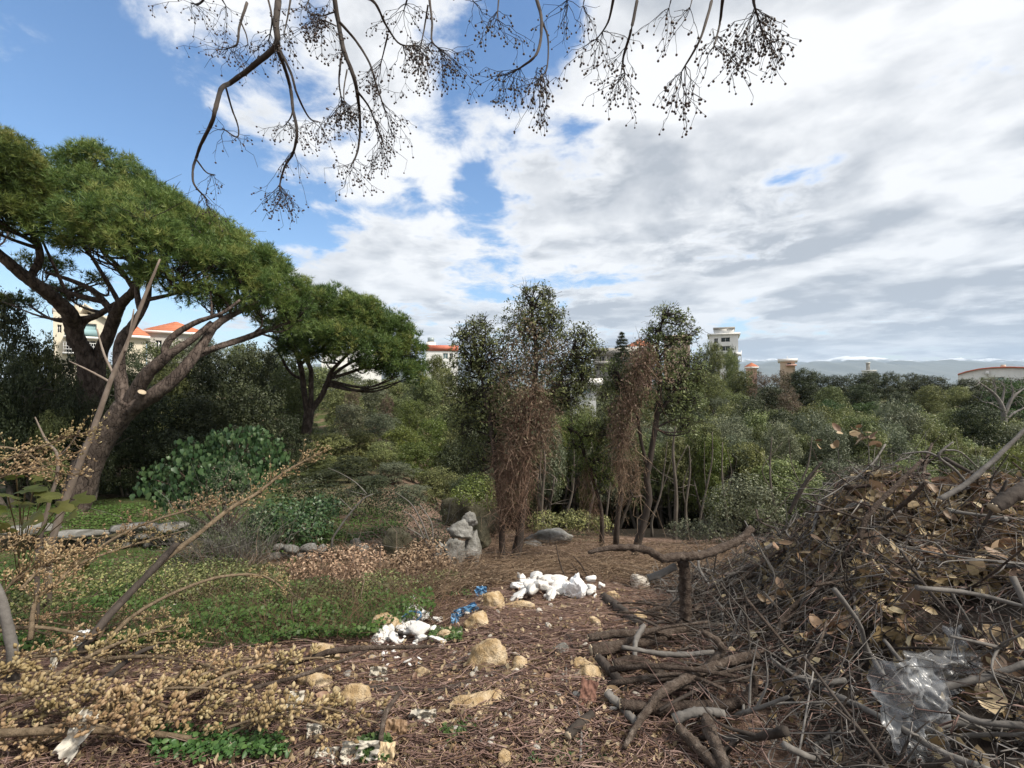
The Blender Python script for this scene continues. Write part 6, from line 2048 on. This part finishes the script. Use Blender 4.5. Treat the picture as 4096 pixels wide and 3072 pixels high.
def sack(label, px0, py0, px1, py1, mat, seed, amp=.5, name='plastic_sack', cat='plastic bag', Y=None):
    g = G((px0 + px1) / 2, py1)[0]
    Y = g[1] if Y is None else Y
    w_, h_ = (px1 - px0) / F * Y / 2, (py1 - py0) / F * Y / 2
    v, f = rock_mesh((w_, w_ * .7, h_ * 1.1), seed * 13, 34, 5, .2)
    v[:, 2] += np.array([mnoise.ridged_multi_fractal(Vector((a[0] / w_ * 1.6 + seed, a[1] / w_ * 1.6, a[2] / h_ * .7)), .9, 2.2, 3, 1.0, 2.0) - 1.1 for a in v]) * h_ * .3
    out = v
    out[:, 2] = np.maximum(out[:, 2], -h_)
    c = P((px0 + px1) / 2, (py0 + py1) / 2, Y + w_ * .5)
    B = MB()
    B.add(out, f, None, .5)
    o = B.build(name, mat)
    o.location = c
    return tag(o, label, cat)


sack('crumpled white plastic sack on the rubbish heap', 562, 577, 590, 600, 'plastic_white', 3, .75)
sheet('twisted strip of blue plastic near the ochre stones', 466, 610, 24, 7, 'plastic_blue', 'plastic_strip', 'plastic', 3, .35, .6, yaw=.42, lift=.06)
sheet('small scrap of blue plastic below the blue strip', 455, 619, 8, 9, 'plastic_blue', 'plastic_scrap', 'plastic', 4, .4, .6, lift=.05)
sheet('crumpled blue plastic caught in brambles above the ochre boulder', 481, 591, 11, 8, 'plastic_blue', 'plastic_scrap', 'plastic', 6, .5, .5, lift=.1)
sheet('scrap of white and blue wrapper in the brambles', 418, 598, 11, 6, 'plastic_white', 'wrapper', 'plastic', 9, .4, .6, lift=.2)
# discarded blue, black and cream bag on the near rubble
g = G(410, 627)[0]
Y = g[1]
c = P(410, 622, Y)
t = thing('discarded_bag', 'discarded cream and black bag with blue straps on the near rubble', 'bag', c)
v, f = rock_mesh((.105, .07, .062), 77, 26, 3, .05)
B = MB()
B.add(v + c, f)
B.build('body', 'plastic_black', t, smooth=True)
v, f = rock_mesh((.06, .03, .036), 78, 26, 3, .03)
B = MB()
B.add(v + c + [.015, -.062, .025], f)
B.build('panel', 'cream_cloth', t, smooth=True)
for pts in ([(398, 626), (404, 616), (412, 611.5), (420, 613)], [(398, 627), (406, 624), (415, 622), (421, 616)], [(419, 611), (421, 615), (417, 622)]):
    B = MB()
    pp = smooth_path(np.array([P(a, b_, Y - .085) for a, b_ in pts]), 5)
    B.tube(pp, .008, 6)
    B.build('strap', 'plastic_blue', t, smooth=True)
sheet('large sheet of clear grey plastic hanging in the brush pile', 914, 712, 58, 92, 'film', 'plastic_film', 'plastic', 12, .3, .25, lift=.05, nu=40, nv=50)
sheet('clear grey plastic sheet spread under sticks in the brush pile', 945, 672, 76, 34, 'film', 'plastic_film', 'plastic', 15, .3, .5, lift=.04, nu=40, nv=30)
sheet('thin strip of clear plastic caught above the plastic sheet', 955, 642, 16, 28, 'film', 'plastic_film', 'plastic', 17, .3, .2, lift=.06)
sheet('white scrap of paper caught among the seed stalks', 80, 638, 13, 14, 'plastic_white', 'paper_scrap', 'paper', 20, .4, .2, lift=.14)
sheet('greyish plastic rag in the front of the seed-stalk heap', 78, 734, 20, 42, 'tarnished_card', 'plastic_rag', 'plastic', 22, .3, .3, lift=.1, yaw=-.5)
sheet('hanging grey rag behind the seed-stalk heap', 54, 661, 7, 22, 'tarnished_card', 'plastic_rag', 'plastic', 23, .3, .2, lift=.12)
sheet('pale crumpled paper below the long flat limestone', 293, 704, 19, 20, 'tarnished_card', 'paper_scrap', 'paper', 24, .45, .5, lift=.04)
sheet('curled grey piece of bark or paper at the litter front', 360, 752, 38, 16, 'tarnished_card', 'curled_scrap', 'paper', 26, .5, .6, lift=.04)
sheet('small pale curled scrap above the curled grey piece', 314, 732, 15, 13, 'tarnished_card', 'curled_scrap', 'paper', 27, .5, .5, lift=.04)
sheet('pale folded scrap below the dark curved branch', 423, 717, 26, 12, 'tarnished_card', 'curled_scrap', 'paper', 28, .5, .5, lift=.04)
sheet('pale scrap beside the feathery weeds', 326, 756, 22, 12, 'tarnished_card', 'curled_scrap', 'paper', 31, .5, .7, lift=.03)
sheet('pale wrinkled scrap near the cracked stick', 378, 675, 17, 12, 'tarnished_card', 'curled_scrap', 'paper', 32, .5, .7, lift=.04)
sheet('broad flat brown dead leaf in the litter', 396, 731, 22, 16, 'leaf_dead', 'dead_leaf', 'leaf', 29, .3, .8, lift=.04)
sheet('large dull brown dead leaf at the front edge', 386, 757, 16, 20, 'leaf_dead', 'dead_leaf', 'leaf', 33, .3, .8, lift=.03)
sheet('reddish slab of peeled bark leaning on the cream stone', 588, 694, 17, 22, 'red_bark', 'bark_slab', 'bark', 30, .2, .6, lift=.03, yaw=-.3)
# loose dead leaves scattered in the litter
for i in range(60):
    px, py = U(270, 640), U(655, 768)
    g = G(px, py)[0]
    s = U(.04, .085)
    o = link_copy(DL[i % 6], 'dead_leaf', None, g + [0, 0, .02], (U(-.6, .6), U(-.6, .6), U(0, 6.28)), (s, s, s))
    tag(o, 'curled dead leaf lying loose in the twig litter', 'leaf', 'loose dead leaves in the litter')

# ================================================================== BERRY TREE OVERHEAD
random.seed(3)
bt0 = np.array([2.6, -2.6, float(hgt(2.6, -2.6))])
t = thing('berry_tree', 'bare tree whose drooping twigs carry bunches of dark round berries', 'tree', bt0)
B = MB()
trunk_p = smooth_path(np.array([[2.6, -2.6, bt0[2] - .1], [2.5, -2.5, 1.5], [2.2, -2.2, 3.2], [1.8, -1.6, 4.6]]), 7)
B.tube(trunk_p, np.linspace(.17, .1, len(trunk_p)), 12, rough=.03)
B.build('trunk', 'bark_grey', t, smooth=True)
HUBS = [np.array([-1.5, 2.0, 5.0]), np.array([-.3, 1.6, 4.7]), np.array([.9, 1.3, 4.4])]
for hb in HUBS:
    B = MB()
    s0 = trunk_p[-1]
    lp = smooth_path(np.array([s0, s0 * .5 + hb * .5 + [0, 0, .5], hb]), 8)
    B.tube(lp, np.linspace(.075, .035, len(lp)), 9, rough=.04)
    B.build('limb', 'bark_grey', t, smooth=True)
# (points px,py ; depth ; radius px start,end ; berries per spray ; spray positions t)
BR = [([(279, -4), (276, 22), (275.6, 45.5), (253, 66), (232, 82), (222, 88), (216, 106), (212, 122), (201, 144), (195.5, 160), (193, 169), (194, 184), (206, 198)], 3.0, (3.2, .7), (.98, 1.0), 5),
      ([(275.6, 45.5), (285, 69), (291, 91), (293, 110), (297, 131), (293, 153), (285, 166), (280, 184), (281, 191)], 3.0, (2.0, .7), (.62, .97, 1.0, .9, .88), 26),
      ([(226, 88), (232, 109), (238, 126), (237, 137), (222, 128)], 3.0, (1, .5), (.75, .98), 6), ([(196, 159), (206, 172), (215, 175)], 3.0, (.9, .5), (.9,), 12),
      ([(279, 48), (291, 73), (297, 94), (309, 117.5), (319, 122)], 3.0, (1.4, .6), (.9, 1.0), 26), ([(293, 108), (291, 117), (286, 124)], 3.0, (.8, .5), (.9, 1), 30),
      ([(334, -4), (339.5, 29), (344, 51), (354, 78), (359, 106), (360, 132), (357, 153), (351, 166)], 2.8, (2.7, .7), (.93, 1.0, .3, .55), 24),
      ([(339.5, 22), (356, 41), (369, 62), (376, 84), (385, 110)], 2.8, (1.5, .6), (.95, .75, 1), 28), ([(357, 91), (370, 109), (382, 141)], 2.8, (1.2, .6), (.95, .7, 1), 30),
      ([(342, 53), (339, 79), (342, 103)], 2.8, (1, .6), (.95, 1.0, .9), 34), ([(347, 70), (344, 88), (344, 104)], 2.8, (.8, .5), (1,), 30), ([(334, 12), (322, 16), (316, 14)], 2.8, (.8, .5), (1, .8), 22), ([(336, 26), (328, 22), (322, 20)], 2.8, (.8, .5), (1, .7, .9), 30),
      ([(361.6, -4), (375, 3), (386.5, 26), (400, 44), (419, 46)], 2.7, (1.5, .6), (.95, .8, 1), 34), ([(388, 34), (381, 63)], 2.7, (.9, .5), (1, .9), 26),
      ([(429, -4), (432, 22), (432, 41), (441, 50)], 2.6, (1.4, .6), (.9, 1, .7, .95), 34), ([(428, 5), (424, 30), (420, 48)], 2.6, (1, .5), (1, .8), 32),
      ([(535.6, -4), (541.5, 20), (538, 51), (523, 66), (506, 75)], 2.4, (2, .6), (1, .9, .82), 34), ([(541.5, 20), (548, 39), (547, 68), (540, 78)], 2.4, (1.1, .5), (1, .95, .9), 34),
      ([(499, -4), (497, 19)], 2.5, (.9, .5), (1, .8), 24), ([(614, -4), (608, 22), (597, 39)], 2.2, (1.3, .6), (1, .8), 24), ([(638, -4), (631, 30.5), (623, 59), (625, 75)], 2.2, (1.7, .7), (1, .97, .5), 28),
      ([(713, -4), (701, 37), (682, 71)], 2.0, (1.6, .7), (1, .97), 30), ([(723, -4), (719.5, 25), (714, 46)], 2.0, (1.8, .7), (1, .8), 26), ([(753, -4), (755, 8), (762, 30)], 1.9, (1.6, .8), (1, .8, .6, .9, .5), 48),
      ([(206, -4), (199, 4), (191, 3)], 3.1, (1.1, .6), (1, .8), 26), ([(247, 3), (239.6, 26), (237, 44), (229, 48)], 3.1, (1.4, .6), (1, .7, .95), 12), ([(267.5, -4), (272, 19), (269, 40)], 3.0, (1, .5), (1, .9), 22),
      ([(291, -4), (288, 15), (284, 34)], 3.0, (1.1, .5), (1, .8), 24), ([(408, -4), (404, 10)], 2.7, (1, .5), (1, .6), 28), ([(220, -4), (226, 6)], 3.1, (1, .5), (1,), 26), ([(585, -4), (583, 6)], 2.3, (.8, .4), (1,), 18),
      ([(672, -4), (669, 8)], 2.1, (.8, .4), (1,), 16), ([(566, -4), (568, 4)], 2.4, (.8, .4), (1, .5), 14), ([(240, 20), (246, 34), (248, 44)], 3.1, (.8, .5), (1,), 14), ([(693, -4), (690, 8)], 2.05, (.8, .4), (1,), 18), ([(310, -4), (306, 8)], 2.9, (.8, .4), (1, .5), 20), ([(470, -4), (474, 2)], 2.55, (.8, .4), (1,), 14)]
for (pts, Y, rr, sprays, nb) in BR:
    k = len(pts)
    p4 = [(a, b_, Y + .18 * math.sin(i * 1.3 + pts[0][0]), (rr[0] + (rr[1] - rr[0]) * i / (k - 1)) / F * Y) for i, (a, b_) in enumerate(pts)]
    p, r = ppath(p4, 6)
    if pts[0][1] < 0:      # carry on up out of the picture to the limb above
        hb = min(HUBS, key=lambda q: np.linalg.norm(q - p[0]))
        up = smooth_path(np.array([hb, hb * .35 + p[0] * .65 + [0, 0, .35], p[0]]), 6)
        p = np.vstack([up[:-1], p])
        r = np.concatenate([np.full(len(up) - 1, r[0] * 1.1), r])
    B = MB()
    B.tube(p, r, 7, rough=.07, rnd=random.random())
    bo = B.build('branch', 'bark_dark', t, smooth=True)
    n_in = len(pts) * 6 - 5
    q = p[-n_in:] if pts[0][1] < 0 else p
    TW, BE = MB(), MB()
    for s in sprays:
        j = min(int(s * (len(q) - 1)), len(q) - 1)
        o0 = q[j]
        tan = unit(q[j] - q[max(j - 2, 0)])
        m_ = 6
        d = unit(tan * .8 + rand_dirs(m_) * [1, .8, .5] + [0, 0, -.55])
        L_ = rng.uniform(.1, .24, m_)
        pos = TW.twigs(np.tile(o0, (m_, 1)), d, L_, .0019, .0011, .35, .07, 5, 3)
        cnt = max(3, int(nb * 1.0))
        kk = rng.integers(0, m_, cnt)
        st = pos[kk, rng.integers(2, 6, cnt)]
        d2 = unit(d[kk] * .5 + rand_dirs(cnt) * .8 + [0, 0, -.8])
        pos2 = TW.twigs(st, d2, rng.uniform(.025, .075, cnt), .0011, .0008, .3, .06, 3, 3)
        e = pos2[:, -1]
        s_ = rng.uniform(.0052, .0072, cnt)
        Mx = np.einsum('n,ij->nij', s_, np.eye(3))
        e = e - np.array([0, 0, 1]) * s_[:, None] * .8
        BE.inst(T_BALL[0], T_BALL[1], e, Mx, rng.random(cnt))
    tw = TW.build('twigs', 'dark_twig', bo, kind='stuff') if False else None
    for Bm, nm, mt, sm in ((TW, 'spray_twigs', 'dark_twig', False), (BE, 'berries', 'berry', True)):
        me = Bm.mesh(nm, mt, sm, tuple(bt0))
        o = bpy.data.objects.new(nm, me)
        COL.objects.link(o)
        o.parent = bo
        o['kind'] = 'stuff'

# ================================================================== HAZE (the air between here and the mountains)
hm = bpy.data.materials.new('haze')
hm.use_nodes = True
hn = NT(hm.node_tree)
ho = hn.new('ShaderNodeOutputMaterial')
pv = hn.new('ShaderNodeVolumePrincipled')
pv.inputs['Color'].default_value = (.62, .79, 1.0, 1)
pv.inputs['Density'].default_value = 5.5e-5
hn.l.new(pv.outputs[0], ho.inputs['Volume'])
M['haze'] = hm
B = MB()
v, q = box_vf(-22000, 24000, -80, 17500, -75, 1300)
B.add(v, None, q)
hz = B.build('haze', 'haze')
hz['kind'] = 'stuff'
